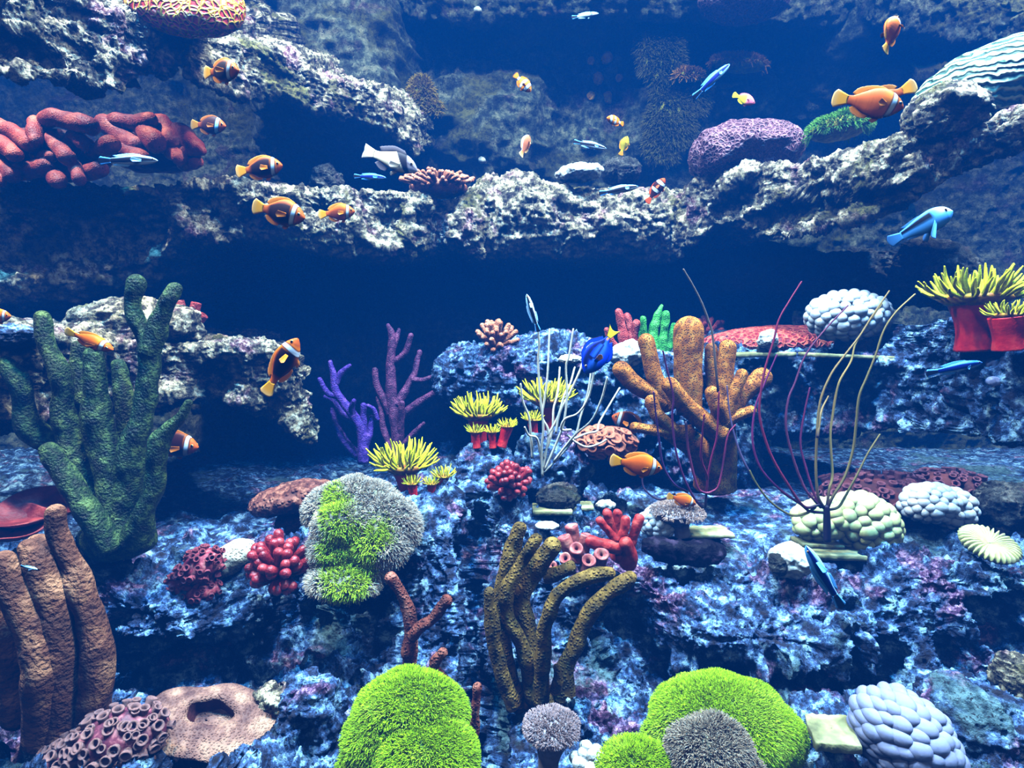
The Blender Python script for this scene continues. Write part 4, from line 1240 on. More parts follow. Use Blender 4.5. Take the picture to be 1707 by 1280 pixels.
boulder('boulder', 1690, 850, 1.22, .06, .06, .05, M_DARK, 'grey stone behind the ribbed flower coral at the frame edge', seed=93, big=.015, mid=.01, pits=.01)
boulder('boulder', 1697, 1130, .86, .03, .03, .035, M_UP, 'small pinkish white rock knob at the right frame edge', seed=94, big=.008, mid=.006, pits=.008)
boulder('boulder', 1628, 1200, .80, .06, .05, .034, M_LOW, 'dark hollowed rock with white crust beside the lilac-white bubble coral', seed=95, big=.02, mid=.012, pits=.03, rot=-.25)
V, F = tube([at(1072, 908, 1.12), at(1100, 915, 1.11), at(1140, 921, 1.11), at(1180, 922, 1.11), at(1194, 920, 1.12)], np.array([10, 19, 20, 20, 14]) * mpp(1.12), 30, 60, 'round')
N = vnormals(V, F)
V = V + N * (.006 * fbm(V, 40, 3, 4, ridge=True))[:, None]
solid('sea_cucumber', V, F, M_CUC, 'dark knobbly sea cucumber lying on the terrace edge', 'sea cucumber')

def leather(cx, cy, Y, rx, ry, base, r, label, col, n, seed, tilt=.3):
    """mushroom leather coral: smooth stalk, folded cap, short polyps"""
    m = mpp(Y)
    t = Thing('mushroom_leather_coral', at(base[0], base[1], Y), label, 'soft coral', 'mushroom leather corals')
    V, F = tube([at(base[0], base[1], Y), at(base[0] * .6 + cx * .4, base[1] * .55 + cy * .45, Y), at(cx, cy + ry * .25, Y)], [r * m * .9, r * m, rx * m * .85], 30, 24, 'flat')
    t.part('stalk', V, F, M_LEATHER)
    V, F = mound(cx, cy, Y, rx, ry, 1.0, 0, 70, 40, .22, seed)
    t.part('cap', V, F, M_LEATHER)
    a, b, c = spikes(V, F, n, rx * m * .13, .0007, seed, 4, .5, hexa(col), .3)
    t.part('polyps', a, b, M_TINT, cols=c, kind='stuff')
leather(920, 1210, .75, 46, 20, (912, 1300), 20, 'grey-lilac mushroom leather coral at the bottom edge', (160, 138, 140), 1700, 3)
leather(1130, 852, 1.20, 42, 11, (1138, 893), 15, 'grey-tan mushroom leather coral on the terrace with a clownfish behind it', (176, 150, 140), 1100, 4)

# ------------------------------------------------------------------ foreground slope
fingers('tube_coral', (1040, 945), 1.08, [[(1026, 905, 9), (1020, 880, 8), (1012, 856, 8)], [(1030, 905, 9, .01), (1028, 878, 8, .01), (1029, 856, 8, .01)], [(1034, 905, 9, -.01), (1040, 885, 8, -.01), (1043, 866, 8, -.01)],
        [(1048, 915, 10), (1057, 888, 9), (1066, 864, 8)], [(1028, 900, 8, -.02), (1010, 880, 7, -.02), (1000, 868, 7, -.02)], [(1032, 912, 12, -.02), (1005, 908, 11, -.03), (985, 902, 10, -.03)], [(1045, 940, 14, -.01), (1050, 925, 13, -.02), (1042, 906, 12, -.03)]],
        M_REDT, 'bright red branching tube coral on the rock edge behind the olive gorgonian', tip='round', lump=.25, seg=18, part='tube', foot=[(1036, 925, 20, 16)])
fingers('tube_coral', (965, 955), 1.06, [[(952, 925, 12), (945, 908, 12), (940, 896, 12)], [(972, 918, 11), (975, 902, 11), (977, 892, 11)], [(962, 935, 12, -.02), (962, 922, 12, -.02), (961, 914, 12, -.03)], [(950, 950, 11, -.02), (946, 938, 11, -.03), (942, 930, 11, -.04)],
        [(978, 950, 13, -.02), (980, 942, 13, -.03), (981, 934, 13, -.04)], [(998, 940, 12, -.01), (1001, 930, 12, -.02), (1003, 924, 12, -.03)], [(930, 955, 8, -.02), (924, 948, 8, -.03), (921, 943, 8, -.04)], [(958, 905, 11, .02), (956, 890, 11, .02), (953, 878, 11, .02)]],
        M_PINK, 'pink stubby tube coral cluster beside the bright red tube coral', tip='cup', lump=.22, seg=18, part='tube', cup=.28)
fingers('gorgonian', (885, 1185), .93, [
    [(866, 1180, 14), (851, 1132, 13), (837, 1063, 11), (837, 995, 11), (851, 926, 11), (866, 880, 9)],
    [(890, 1170, 13, -.02), (875, 1088, 11, -.02), (847, 1029, 10, -.02), (846, 984, 10, -.02), (868, 943, 9, -.02), (893, 899, 8, -.02)],
    [(896, 1175, 16, .01), (892, 1115, 16, .01), (876, 1046, 15, .01), (869, 995, 14, .01), (892, 950, 14, .01), (921, 910, 13, .01)],
    [(900, 1170, 14, -.03), (906, 1081, 11, -.04), (912, 1033, 10, -.05), (930, 991, 10, -.05), (968, 967, 10, -.05), (1014, 954, 9, -.05)],
    [(938, 1165, 16), (943, 1115, 13), (957, 1081, 11), (978, 1033, 11), (1009, 991, 11), (1052, 964, 10)],
    [(856, 1178, 12, -.03), (836, 1120, 11, -.03), (821, 1050, 10, -.03), (816, 988, 8, -.03)],
    [(925, 1150, 10, -.03), (930, 1130, 8, -.04), (928, 1114, 6, -.04)],
    [(905, 960, 11, .02), (930, 955, 10, .02), (950, 945, 9, .02)]],
    M_OLIVE, 'large olive-brown branching gorgonian in the middle foreground', lump=.25, fat=1.22, seg=18, foot=[(895, 1170, 40, 18)])
fingers('gorgonian', (680, 1130), .92, [[(680, 1128, 13), (683, 1081, 12), (685, 1033, 12), (672, 995, 11), (652, 965, 11)], [(688, 1060, 10, -.01), (702, 1044, 9, -.02), (723, 1029, 9, -.02), (744, 1001, 9, -.02)]],
        M_OLIVERED, 'rust-brown forked gorgonian above the front green polyp mound', lump=.3, fat=1.12, seg=16)
fingers('gorgonian', (785, 1250), .84, [[(786, 1240, 10), (780, 1205, 9), (770, 1170, 9), (747, 1139, 10), (722, 1112, 9), (738, 1087, 9)], [(789, 1262, 9, -.02), (792, 1200, 8, -.02), (795, 1145, 8, -.02)]],
        M_OLIVERED, 'low rust-brown gorgonian beside the rock crevice', lump=.3, seg=16)

green = lambda P, g: (lin((166, 214, 14)) * (.5 + .55 * g.random((len(P), 1))) + lin((110, 110, 60)) * (fbm(P, 30, 2, 4)[:, None] > .42) * .3)
carpet('star_polyp_mound', [(684, 1190, 96, 66, 0, .02), (640, 1235, 66, 60, 0, .0), (712, 1265, 88, 66, -.1, -.03), (620, 1280, 55, 40, 0, .0)], .76, M_GSP, 11500, .0092, .0007, green, 'bright green shaggy polyp mound in the foreground below the forked gorgonian', 'soft coral', 31, per=6, spread=.8, amp=.1)
carpet('star_polyp_mound', [(1205, 1205, 118, 68, -.05, .03), (1280, 1225, 58, 48, 0, .02), (1130, 1225, 52, 42, .1, .02)], .78, M_GSP, 11500, .0092, .0007, green, 'bright green shaggy polyp mound in the foreground beside the dark rock cave', 'soft coral', 32, per=6, spread=.8, amp=.1)
greyb = lambda P, g: lin((150, 136, 118)) * (.6 + .6 * g.random((len(P), 1)))
carpet('polyp_mound', [(1180, 1250, 66, 48, 0), (1210, 1285, 60, 30, 0)], .70, M_GREYM, 3000, .0105, .0008, greyb, 'brownish grey shaggy polyp mound in front of the green one', 'soft coral', 33, per=6, amp=.2)
carpet('polyp_mound', [(1060, 1280, 62, 34, 0)], .70, M_GSP, 1800, .0105, .0007, green, 'low green polyp mound at the bottom edge by the white frilled coral', 'soft coral', 34, per=6)
bush('frilled_coral', 985, 1268, .72, 42, 32, 16, 11, M_WHITE, 'white frilled coral at the bottom edge beside the low green mound', seed=14, up=.7, core=.7)

fingers('tube_sponge', (85, 1240), .80, [
    [(150, 1235, 30), (161, 1115, 26), (155, 1053, 24), (137, 984, 22), (117, 936, 20), (96, 892, 17), (92, 856, 15)],
    [(104, 1235, 32, -.01), (100, 1115, 30, -.02), (96, 1046, 27, -.02), (82, 984, 26, -.02), (62, 935, 24, -.02), (48, 915, 18, -.02)],
    [(70, 1235, 30, -.02), (66, 1122, 26, -.04), (52, 1053, 25, -.04), (32, 1005, 24, -.04), (12, 955, 20, -.04), (6, 935, 16, -.04)],
    [(30, 1200, 24, .0), (14, 1080, 24, -.02), (-6, 1010, 22, -.02), (-30, 960, 20, -.02)],
    [(110, 960, 16, .01), (90, 925, 17, .01), (62, 905, 16, .01)]],
    M_TANTUBE, 'tan and brown tube sponge in the near left corner', 'sponge', lump=.2, seg=22, part='tube')
def bowl(cx, cy, Y, rx, ry, label, seed):
    m = mpp(Y)
    a = np.linspace(0, 2 * math.pi, 90, endpoint=False)
    rows = []
    wob = 1 + .1 * np.sin(3 * a + seed) + .06 * np.sin(5 * a + seed * 2)
    for q, z in ((.05, -.55), (.4, -.5), (.75, -.28), (.97, .02), (1.0, .06), (1.04, .02), (.82, -.34), (.45, -.62), (.2, -1.0), (.02, -1.0)):
        rows.append(np.stack([rx * m * q * wob * np.cos(a), rx * m * .8 * q * wob * np.sin(a), ry * m * 1.3 * z + .1 * ry * m * np.sin(4 * a + seed) * q], -1))
    V = np.concatenate(rows)
    c, s = math.cos(.3), math.sin(.3)
    V = np.stack([V[:, 0], V[:, 1] * c - V[:, 2] * s, V[:, 1] * s + V[:, 2] * c], -1) + at(cx, cy, Y)
    solid('bowl_coral', V, grid_faces(len(rows), 90, True), M_BOWL, label, 'coral', 'dark red bowl corals')
bowl(62, 842, 1.02, 72, 24, 'dark red bowl coral touching the foot of the green finger coral', 1)
bowl(15, 872, .98, 66, 24, 'dark red bowl coral behind the tan tube sponge at the frame edge', 2)

def ring_plate():
    Y = .82
    m = mpp(Y)
    a = np.linspace(0, 2 * math.pi, 140, endpoint=False)
    rows = []
    wob = 1 + .08 * np.sin(2 * a + 1) + .05 * np.sin(5 * a)
    for q, z in ((.335, .01), (.335, .0), (.34, .04), (.44, .10), (.6, .05), (.8, .0), (.95, -.03), (1.0, -.08), (.96, -.14), (.7, -.18), (.3, -.36), (.02, -.4)):
        rows.append(np.stack([q * wob * np.cos(a) * 1.0 - .2 * (1 - q), q * wob * np.sin(a) * .72 + .12 * (1 - q), z * .62 + 0 * a], -1))
    V = np.concatenate(rows) * 108 * m
    F = grid_faces(len(rows), 140, True)
    V = V + vnormals(V, F) * (.004 * fbm(V, 28, 3, 2))[:, None]
    for ang, (i, j) in ((.30, (1, 2)), (-.28, (0, 2))):
        c, s = math.cos(ang), math.sin(ang)
        A_, B_ = V[:, i] * c - V[:, j] * s, V[:, i] * s + V[:, j] * c
        V[:, i], V[:, j] = A_, B_
    if True:
        V[:, 0] *= 1.02
    t = Thing('saucer_sponge', at(358, 1240, Y), 'tan saucer sponge with a dark hollow beside the pale pink cup polyps', 'sponge')
    t.part('saucer', V[140:] + at(358, 1200, Y), grid_faces(len(rows) - 1, 140, True), M_RING)
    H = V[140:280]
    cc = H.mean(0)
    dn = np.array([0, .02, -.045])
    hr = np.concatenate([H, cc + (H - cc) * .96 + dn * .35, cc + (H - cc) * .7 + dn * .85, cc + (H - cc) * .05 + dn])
    t.part('hollow', hr + at(358, 1200, Y), grid_faces(4, 140, True), M_DARKRED)  # dark colour stands in for the shade inside the hollow
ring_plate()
cups('cup_polyps', [(200, 1228, 84, 46, .25), (135, 1262, 62, 40, .2)], .76, 150, 8.5, M_ZOAP, 'pale pink cup polyp bed in the lower left beside the saucer sponge', seed=12, body=M_ZOA)
boulder('boulder', 525, 1195, .84, .05, .045, .06, M_LOW, 'purple ridged rock between the saucer sponge and front green polyp mound', seed=96, big=.02, mid=.02, pits=.02)
boulder('boulder', 470, 1180, .88, .045, .04, .04, M_UP, 'pale pinkish rock behind the saucer sponge', seed=97, big=.02, mid=.012, pits=.015)

for px, py, lab in ((1655, 606, 'upper pale blue stone stuck to the shelf face below the largest anemone'), (1656, 636, 'lower pale blue stone stuck to the shelf face below the largest anemone')):
    Y = ys(px, py)
    V, F = mound(px, py, Y, 11, 9, .8, 0, 30, 20, .25, py)
    solid('stone', V, F, M_BUBL, lab, 'stone', 'pale blue stones')

boulder('boulder', 1296, 940, 1.06, .016, .014, .02, M_DARK, 'small dark rock knob beside the soft white rounded coral', seed=98, big=.005, mid=.004, pits=.004, fine=.003)

# ------------------------------------------------------------------ fish
M_FISH = tint_mat('fish_skin', 0.55, 0.12)
M_FIN = tint_mat('fin_skin', 0.6, 0.12)
M_EYE = coral_mat('fish_eye', (6, 6, 8), (10, 10, 12), (16, 16, 20), 10, bump=0.0, rough=0.15, spec=0.6)
M_IRIS = coral_mat('fish_iris', (150, 110, 50), (180, 140, 70), (200, 160, 90), 10, bump=0.0, rough=0.3)

def sm(x, a, b):
    t = np.clip((x - a) / (b - a), 0, 1)
    return t * t * (3 - 2 * t)

def mix(a, b, k):
    k = np.asarray(k)[:, None]
    return a * (1 - k) + b * k

class Kind:
    """body outline along the fish (t 0 snout .. 1 tail root): upper and lower edge, half width; fins; colouring"""
    def __init__(self, top, bot, wid, tail, dorsal, anal, pect, pelvic, col, fincol, eye=(.10, .03, .022)):
        self.top, self.bot, self.wid, self.tail, self.dorsal, self.anal, self.pect, self.pelvic = top, bot, wid, tail, dorsal, anal, pect, pelvic
        self.col, self.fincol, self.eye = col, fincol, eye
        self.cache = None

def prof(tab, t):
    tab = np.array(tab)
    return catmull(tab, 200)[:, 1][np.clip(np.searchsorted(catmull(tab, 200)[:, 0], t), 0, 199)]

BODYLEN = 0.78
def body_mesh(K, bend=0.0):
    n, m = 110, 32
    t = np.concatenate([[0.0], (np.linspace(0, 1, n - 1) ** 1.25) * .997 + .003])
    up, lo, w = prof(K.top, t), prof(K.bot, t), prof(K.wid, t)
    a = np.linspace(0, 2 * math.pi, m, endpoint=False)
    X = 0.5 - BODYLEN * t
    ca, sa = np.cos(a), np.sin(a)
    mid, hh = (up + lo) / 2, (up - lo) / 2
    Z = mid[:, None] + hh[:, None] * ca
    Yy = w[:, None] * np.sign(sa) * np.abs(sa) ** 0.85
    V = np.stack([X[:, None] + 0 * Z, Yy, Z], -1).reshape(-1, 3)
    zn = np.tile(ca, n)
    tn = np.repeat(t, m)
    cols = K.col(tn, zn, V)
    V[:, 1] += bend * np.clip(-V[:, 0] + 0.1, 0, 1) ** 2
    return V, grid_faces(n, m, True), cols

def fin_mesh(base, tip, th, colf, nb=26, nt=12, rip=0.0, side=0.0, bend=0.0, serr=0.0):
    """a ray fin between a base line and a tip line (x, z), tapering in thickness, slightly rippled"""
    B, T = catmull(np.array(base, float), nb), catmull(np.array(tip, float), nb)
    s = np.linspace(0, 1, nt)[:, None, None]
    if serr:
        k = 1 + serr * np.sin(np.linspace(0, math.pi * 18, nb))[:, None]
        T = B + (T - B) * k
    G = B[None] * (1 - s) + T[None] * s
    ss = s[:, :, 0] * np.ones((1, nb))
    u = np.linspace(0, 1, nb)[None] * np.ones((nt, 1))
    yc = side * ss + rip * np.sin(u * 9) * ss
    hw = th * (1 - .8 * ss) * np.clip(np.minimum(u, 1 - u) * 12, .08, 1)
    V = []
    for sg in (1, -1):
        V.append(np.stack([G[..., 0], yc + sg * hw, G[..., 1]], -1).reshape(-1, 3))
    V = np.concatenate(V)
    V[:, 1] += bend * np.clip(-V[:, 0] + 0.1, 0, 1) ** 2
    f = grid_faces(nt, nb)
    k = nt * nb
    F = [f, f[:, ::-1] + k]
    e = np.concatenate([np.arange(nb), np.arange(1, nt) * nb + nb - 1, (nt - 1) * nb + np.arange(nb - 2, -1, -1), np.arange(nt - 2, 0, -1) * nb])
    e2 = np.roll(e, -1)
    F.append(np.stack([e2, e, e + k, e2 + k], -1))
    cols = np.tile(colf(ss.ravel(), u.ravel()), (2, 1))
    return V, np.concatenate(F), cols

def make_fish(K, bend):
    """all part meshes of a kind, made once per bend"""
    out = {}
    V, F, c = body_mesh(K, bend)
    me = build_mesh('body', V, F, True, c); me.materials.append(M_FISH)
    out['body'] = me
    def fin(nm, base, tip, th=.008, **kw):
        V, F, c = fin_mesh(base, tip, th, lambda s, u: K.fincol(nm, s, u), bend=bend, **kw)
        me = build_mesh(nm, V, F, True, c); me.materials.append(M_FIN)
        return me
    out['tail_fin'] = fin('tail_fin', K.tail[0], K.tail[1], .012)
    if K.dorsal: out['dorsal_fin'] = fin('dorsal_fin', *K.dorsal, serr=.04)
    if K.anal: out['anal_fin'] = fin('anal_fin', *K.anal, serr=.04)
    if K.pelvic: out['pelvic_fin'] = fin('pelvic_fin', *K.pelvic, side=.03)
    if K.pect:
        for sg in (1, -1):
            V, F, c = fin_mesh(K.pect[0], K.pect[1], .005, lambda s, u: K.fincol('pectoral_fin', s, u), side=.09)
            V[:, 1] = (V[:, 1] + prof(K.wid, np.array([.33]))[0] * .92) * sg
            if sg < 0: F = F[:, ::-1]
            me = build_mesh('pectoral_fin', V, F, True, c); me.materials.append(M_FIN)
            out['pectoral_fin%d' % sg] = me
    t, z, r = K.eye
    w = float(prof(K.wid, np.array([t]))[0])
    up, lo = float(prof(K.top, np.array([t]))[0]), float(prof(K.bot, np.array([t]))[0])
    q = (z - (up + lo) / 2) / max(1e-4, (up - lo) / 2)
    yy = w * math.sqrt(max(.1, 1 - q * q)) * .96
    for sg in (1, -1):
        V, F = sphere((0.5 - BODYLEN * t, sg * yy, z), (r * 1.35, r * .55, r * 1.35), 18, 12)
        me = build_mesh('iris', V, F); me.materials.append(M_IRIS)
        out['iris%d' % sg] = me
        V, F = sphere((0.5 - BODYLEN * t, sg * (yy + r * .22), z), (r, r * .6, r), 18, 12)
        me = build_mesh('pupil', V, F); me.materials.append(M_EYE)
        out['pupil%d' % sg] = me
    return out

def fish(K, name, px, py, Y, length, ang, label, group=None, left=False, yaw=0, roll=0, bend=0.0, cat='fish', fat=1.0, deep=1.0):
    """length in photo pixels; ang nose-up angle in degrees; yaw turns the nose towards (+) or away from (-) the glass"""
    if K.cache is None: K.cache = {}
    key = round(bend, 2)
    if key not in K.cache: K.cache[key] = make_fish(K, bend)
    o = bpy.data.objects.new(name, None)
    COL.objects.link(o)
    o.empty_display_size = .02
    o.location = at(px, py, Y)
    yz = math.radians((180 + yaw) if left else -yaw)
    o.rotation_mode = 'XYZ'
    o.rotation_euler = (math.radians(roll), math.radians(-ang), yz)
    L = length * mpp(Y)
    o.scale = (L, L * fat, L * deep)
    tag(o, label, cat, group)
    iris = {}
    for k, me in K.cache[key].items():
        nm = k.rstrip('-1') if k[-1] == '1' else k
        if nm == 'iris':
            c = put('eye', me, None, o); iris[k[4:]] = c
        elif nm == 'pupil':
            put('pupil', me, None, iris[k[5:]])
        else:
            put(nm, me, None, o)
    return o

C = {k: lin(v) for k, v in dict(orange=(240, 126, 0), dorange=(206, 88, 0), brown=(96, 40, 14), maroon=(58, 22, 18), black=(14, 12, 20), white=(206, 218, 236), yellow=(242, 156, 10), pale=(236, 200, 150),
     blue=(10, 56, 214), dblue=(6, 20, 110), cyan=(150, 200, 245), sky=(90, 170, 250), pink=(226, 110, 130), rust=(180, 70, 20), grey=(130, 120, 130), cream=(226, 206, 170), skin=(240, 150, 60), lemon=(240, 214, 30)).items()}

CL_TOP = [(0, .0), (.04, .05), (.12, .115), (.25, .185), (.42, .225), (.6, .205), (.78, .135), (.92, .075), (1, .07)]
CL_BOT = [(0, -.01), (.04, -.05), (.12, -.105), (.25, -.165), (.42, -.205), (.6, -.185), (.78, -.12), (.92, -.07), (1, -.065)]
CL_WID = [(0, .012), (.04, .04), (.12, .07), (.25, .095), (.42, .1), (.6, .08), (.78, .045), (.92, .022), (1, .014)]
CL_TAIL = ([(-.275, .065), (-.285, 0), (-.275, -.065)], [(-.45, .135), (-.49, .08), (-.5, 0), (-.49, -.08), (-.45, -.135)])
CL_DOR = ([(.30, .17), (.15, .215), (0, .195), (-.14, .11), (-.2, .08)], [(.26, .21), (.13, .255), (-.02, .245), (-.17, .19), (-.24, .11)])
CL_ANAL = ([(.06, -.185), (-.04, -.165), (-.13, -.105), (-.19, -.075)], [(.03, -.225), (-.07, -.225), (-.18, -.175), (-.23, -.10)])
CL_PEL = ([(.25, -.15), (.2, -.165), (.15, -.175)], [(.20, -.23), (.15, -.26), (.09, -.235)])
CL_PEC = ([(.235, .0), (.23, -.03), (.225, -.06)], [(.13, .01), (.10, -.05), (.13, -.10)])

def clown(dark, edge=.66, bar=(.175, .255), bar_white='white', dusk=.0):
    def col(t, z, V):
        oc = mix(C['orange'] * np.ones((len(t), 1)), C['dorange'] * np.ones((len(t), 1)), sm(t, .2, .5))
        e = 1 - sm(np.abs(z + .12), edge, edge + .4)
        c = mix(oc, C['maroon'] * .4 * np.ones((len(t), 1)), dark * e * sm(t, .24, .31) * (1 - sm(t, .80, .97)))
        c = mix(c, C['maroon'] * np.ones((len(t), 1)), dusk * np.ones(len(t)))
        c = mix(c, C['rust'] * np.ones((len(t), 1)), (1 - sm(t, .1, .2)) * .8)
        b0 = bar[0] + .03 * z * z - .015 * z
        b1 = bar[1] + .02 * z * z - .03 * z
        edgek = sm(t, b0 - .035, b0 - .02) * (1 - sm(t, b1 + .02, b1 + .035))
        c = mix(c, C['black'] * np.ones((len(t), 1)), edgek * .75)
        k = sm(t, b0 - .008, b0 + .008) * (1 - sm(t, b1 - .008, b1 + .008))
        return mix(c, C[bar_white] * np.ones((len(t), 1)), k)
    def fc(nm, s, u):
        n = len(s)
        base = (C['yellow'] if nm in ('tail_fin',) else C['orange'])
        c = mix(base * np.ones((n, 1)), C['pale'] * np.ones((n, 1)), sm(s, .5, 1.0) * (.4 if nm == 'tail_fin' else .2))
        if nm in ('dorsal_fin',):
            c = mix(c, C['maroon'] * np.ones((n, 1)), dark * .5 * (1 - s))
        return mix(c, C['maroon'] * np.ones((n, 1)), dusk * .9 * np.ones(n))
    return Kind(CL_TOP, CL_BOT, CL_WID, CL_TAIL, CL_DOR, CL_ANAL, CL_PEC, CL_PEL, col, fc)

K_DARK = clown(1.0)
K_BLACK = clown(1.0, edge=.95, dusk=.35)
K_MID = clown(.62, edge=.3)
K_ORANGE = clown(.18, edge=.2)
K_DIM = clown(1.0, edge=1.0, bar=(.19, .30), bar_white='cyan', dusk=.6)
def fixed(base_k, stripes, bodyc, finc):
    def col(t, z, V):
        c = bodyc(t, z)
        for a, b in stripes:
            w = .03 * np.cos(z * 1.5)
            e = sm(t, a - .03 - w, a - .015 - w) * (1 - sm(t, b + .015 + w, b + .03 + w))
            c = mix(c, C['black'] * np.ones((len(t), 1)), e)
            k = sm(t, a - w, a + .012 - w) * (1 - sm(t, b - .012 + w, b + w))
            c = mix(c, C['white'] * np.ones((len(t), 1)), k)
        return c
    return Kind(base_k.top, base_k.bot, base_k.wid, base_k.tail, base_k.dorsal, base_k.anal, base_k.pect, base_k.pelvic, col, finc)
one = lambda t: np.ones((len(t), 1))
K_OCEL = fixed(K_ORANGE, [(.21, .32), (.52, .63), (.9, .98)], lambda t, z: C['orange'] * one(t), lambda nm, s, u: mix(C['orange'] * one(s), C['black'] * one(s), sm(s, .8, .95)))
K_CLARK = fixed(K_DARK, [(.19, .29), (.56, .66)], lambda t, z: mix(C['maroon'] * one(t), C['rust'] * one(t), 1 - sm(t, .08, .2)), lambda nm, s, u: C['rust'] * one(s))

WR_TOP = [(0, 0), (.05, .03), (.15, .06), (.35, .085), (.6, .08), (.85, .055), (1, .045)]
WR_BOT = [(0, -.008), (.05, -.028), (.15, -.055), (.35, -.075), (.6, -.068), (.85, -.045), (1, -.04)]
WR_WID = [(0, .008), (.05, .024), (.15, .04), (.35, .05), (.6, .042), (.85, .02), (1, .01)]
WR_TAIL = ([(-.275, .042), (-.28, 0), (-.275, -.038)], [(-.45, .075), (-.48, .04), (-.49, 0), (-.48, -.035), (-.45, -.07)])
WR_DOR = ([(.24, .08), (.05, .08), (-.2, .052)], [(.2, .105), (.02, .118), (-.25, .085)])
WR_ANAL = ([(.04, -.068), (-.08, -.055), (-.2, -.043)], [(.0, -.095), (-.12, -.09), (-.25, -.07)])
WR_PEC = ([(.26, .01), (.255, -.01), (.25, -.03)], [(.15, .02), (.13, -.02), (.16, -.05)])
def cleaner(top, belly, stripe='black'):
    def col(t, z, V):
        c = mix(C[belly] * one(t), C[top] * one(t), sm(z, -.2, .5))
        hw = .36 + .46 * t ** 1.2
        return mix(c, C[stripe] * one(t), 1 - sm(np.abs(z - .12 * (1 - t)), hw - .08, hw + .08))
    def fc(nm, s, u):
        if nm == 'tail_fin':
            return mix(C['black'] * one(s), C['sky'] * one(s), sm(np.abs(u - .5), .28, .4))
        return C[top] * one(s)
    return Kind(WR_TOP, WR_BOT, WR_WID, WR_TAIL, WR_DOR, WR_ANAL, WR_PEC, None, col, fc, eye=(.09, .02, .012))
K_CLEAN = cleaner('cyan', 'white')
K_CLEANB = cleaner('sky', 'cyan', 'dblue')

HG_TOP = [(0, -.02), (.06, .03), (.16, .085), (.32, .13), (.5, .135), (.7, .095), (.9, .06), (1, .055)]
HG_BOT = [(0, -.035), (.06, -.06), (.16, -.09), (.32, -.115), (.5, -.12), (.7, -.085), (.9, -.055), (1, -.05)]
HG_WID = [(0, .01), (.06, .03), (.16, .055), (.32, .075), (.5, .07), (.7, .045), (.9, .02), (1, .012)]
def hog_col(t, z, V):
    c = mix(C['grey'] * one(t), C['white'] * one(t), (1 - sm(z, -.75, -.45)) * (1 - sm(t, .2, .3)))
    c = mix(c, C['black'] * one(t), sm(t - .08 * z, .2, .24) * (1 - sm(t - .16 * z, .38, .41)))
    c = mix(c, C['black'] * one(t), (1 - sm(np.abs(z - .15), .1, .2)) * (1 - sm(t, .2, .3)) * .7)
    return mix(c, C['cream'] * one(t), sm(t - .16 * z, .38, .41))
K_HOG = Kind(HG_TOP, HG_BOT, HG_WID, ([(-.275, .055), (-.28, 0), (-.275, -.05)], [(-.47, .1), (-.47, .04), (-.46, 0), (-.47, -.04), (-.47, -.1)]),
             ([(.25, .125), (.05, .125), (-.18, .06)], [(.2, .17), (.0, .185), (-.23, .12)]), ([(.02, -.115), (-.08, -.09), (-.18, -.06)], [(-.02, -.165), (-.12, -.16), (-.23, -.1)]),
             ([(.22, -.02), (.21, -.05), (.2, -.075)], [(.08, -.03), (.07, -.08), (.1, -.11)]), ([(.2, -.115), (.15, -.118), (.1, -.12)], [(.12, -.17), (.08, -.19), (.04, -.16)]),
             hog_col, lambda nm, s, u: mix((C['black'] if nm in ('dorsal_fin', 'anal_fin') else C['cream'] * .7) * one(s), C['grey'] * one(s), s * .6), eye=(.15, .03, .018))

TG_TOP = [(0, .0), (.05, .06), (.15, .14), (.32, .215), (.5, .235), (.7, .19), (.88, .08), (1, .04)]
TG_BOT = [(0, -.02), (.05, -.065), (.15, -.135), (.32, -.2), (.5, -.22), (.7, -.18), (.88, -.075), (1, -.04)]
TG_WID = [(0, .014), (.05, .034), (.15, .05), (.32, .062), (.5, .06), (.7, .045), (.88, .022), (1, .014)]
def tang_col(t, z, V):
    c = mix(C['blue'] * one(t), C['sky'] * .8 * one(t), .35 * (1 - sm(np.abs(z + .1), .1, .6)))
    ell = ((t - .60) / .22) ** 2 + ((z - .28) / .30) ** 2
    band = (sm(z, .28, .42) * sm(t, .1, .2) * (1 - sm(z, .78, .9) * .6) * (1 - sm(t, .9, .96)))
    loop = (1 - sm(np.abs(ell - 1.25), .35, .6)) * sm(t, .28, .36)
    k = np.clip(np.maximum(loop, band * (ell > 1.0)), 0, 1)
    c = mix(c, C['dblue'] * .35 * one(t), k)
    return mix(c, C['yellow'] * one(t), (1 - sm(np.abs(z), .2, .6)) * sm(t, .9, .97))
K_TANG = Kind(TG_TOP, TG_BOT, TG_WID, ([(-.275, .04), (-.28, 0), (-.275, -.04)], [(-.5, .13), (-.45, .06), (-.43, 0), (-.45, -.06), (-.5, -.13)]),
              ([(.36, .14), (.2, .225), (0, .22), (-.2, .06)], [(.32, .19), (.18, .275), (-.03, .28), (-.25, .11)]), ([(.15, -.215), (0, -.2), (-.2, -.06)], [(.1, -.26), (-.04, -.26), (-.25, -.11)]),
              ([(.22, .0), (.215, -.04), (.21, -.07)], [(.08, .0), (.06, -.05), (.1, -.1)]), None,
              tang_col, lambda nm, s, u: mix(C['lemon'] * one(s), C['black'] * one(s), sm(np.abs(u - .5), .36, .46)) if nm == 'tail_fin' else (mix(C['blue'] * one(s), C['yellow'] * one(s), sm(s, .2, .6)) if nm == 'pectoral_fin' else mix(C['blue'] * one(s), C['black'] * one(s), sm(s, .75, .95))), eye=(.16, .06, .018))
def chromis_col(t, z, V):
    c = mix(C['sky'] * one(t), C['white'] * one(t), (1 - sm(t, .1, .35)) * sm(z, .0, .5))
    return mix(c, C['black'] * one(t), sm(z, .05, .25) * sm(t, .34, .42) * (1 - sm(z, .75, .9)))
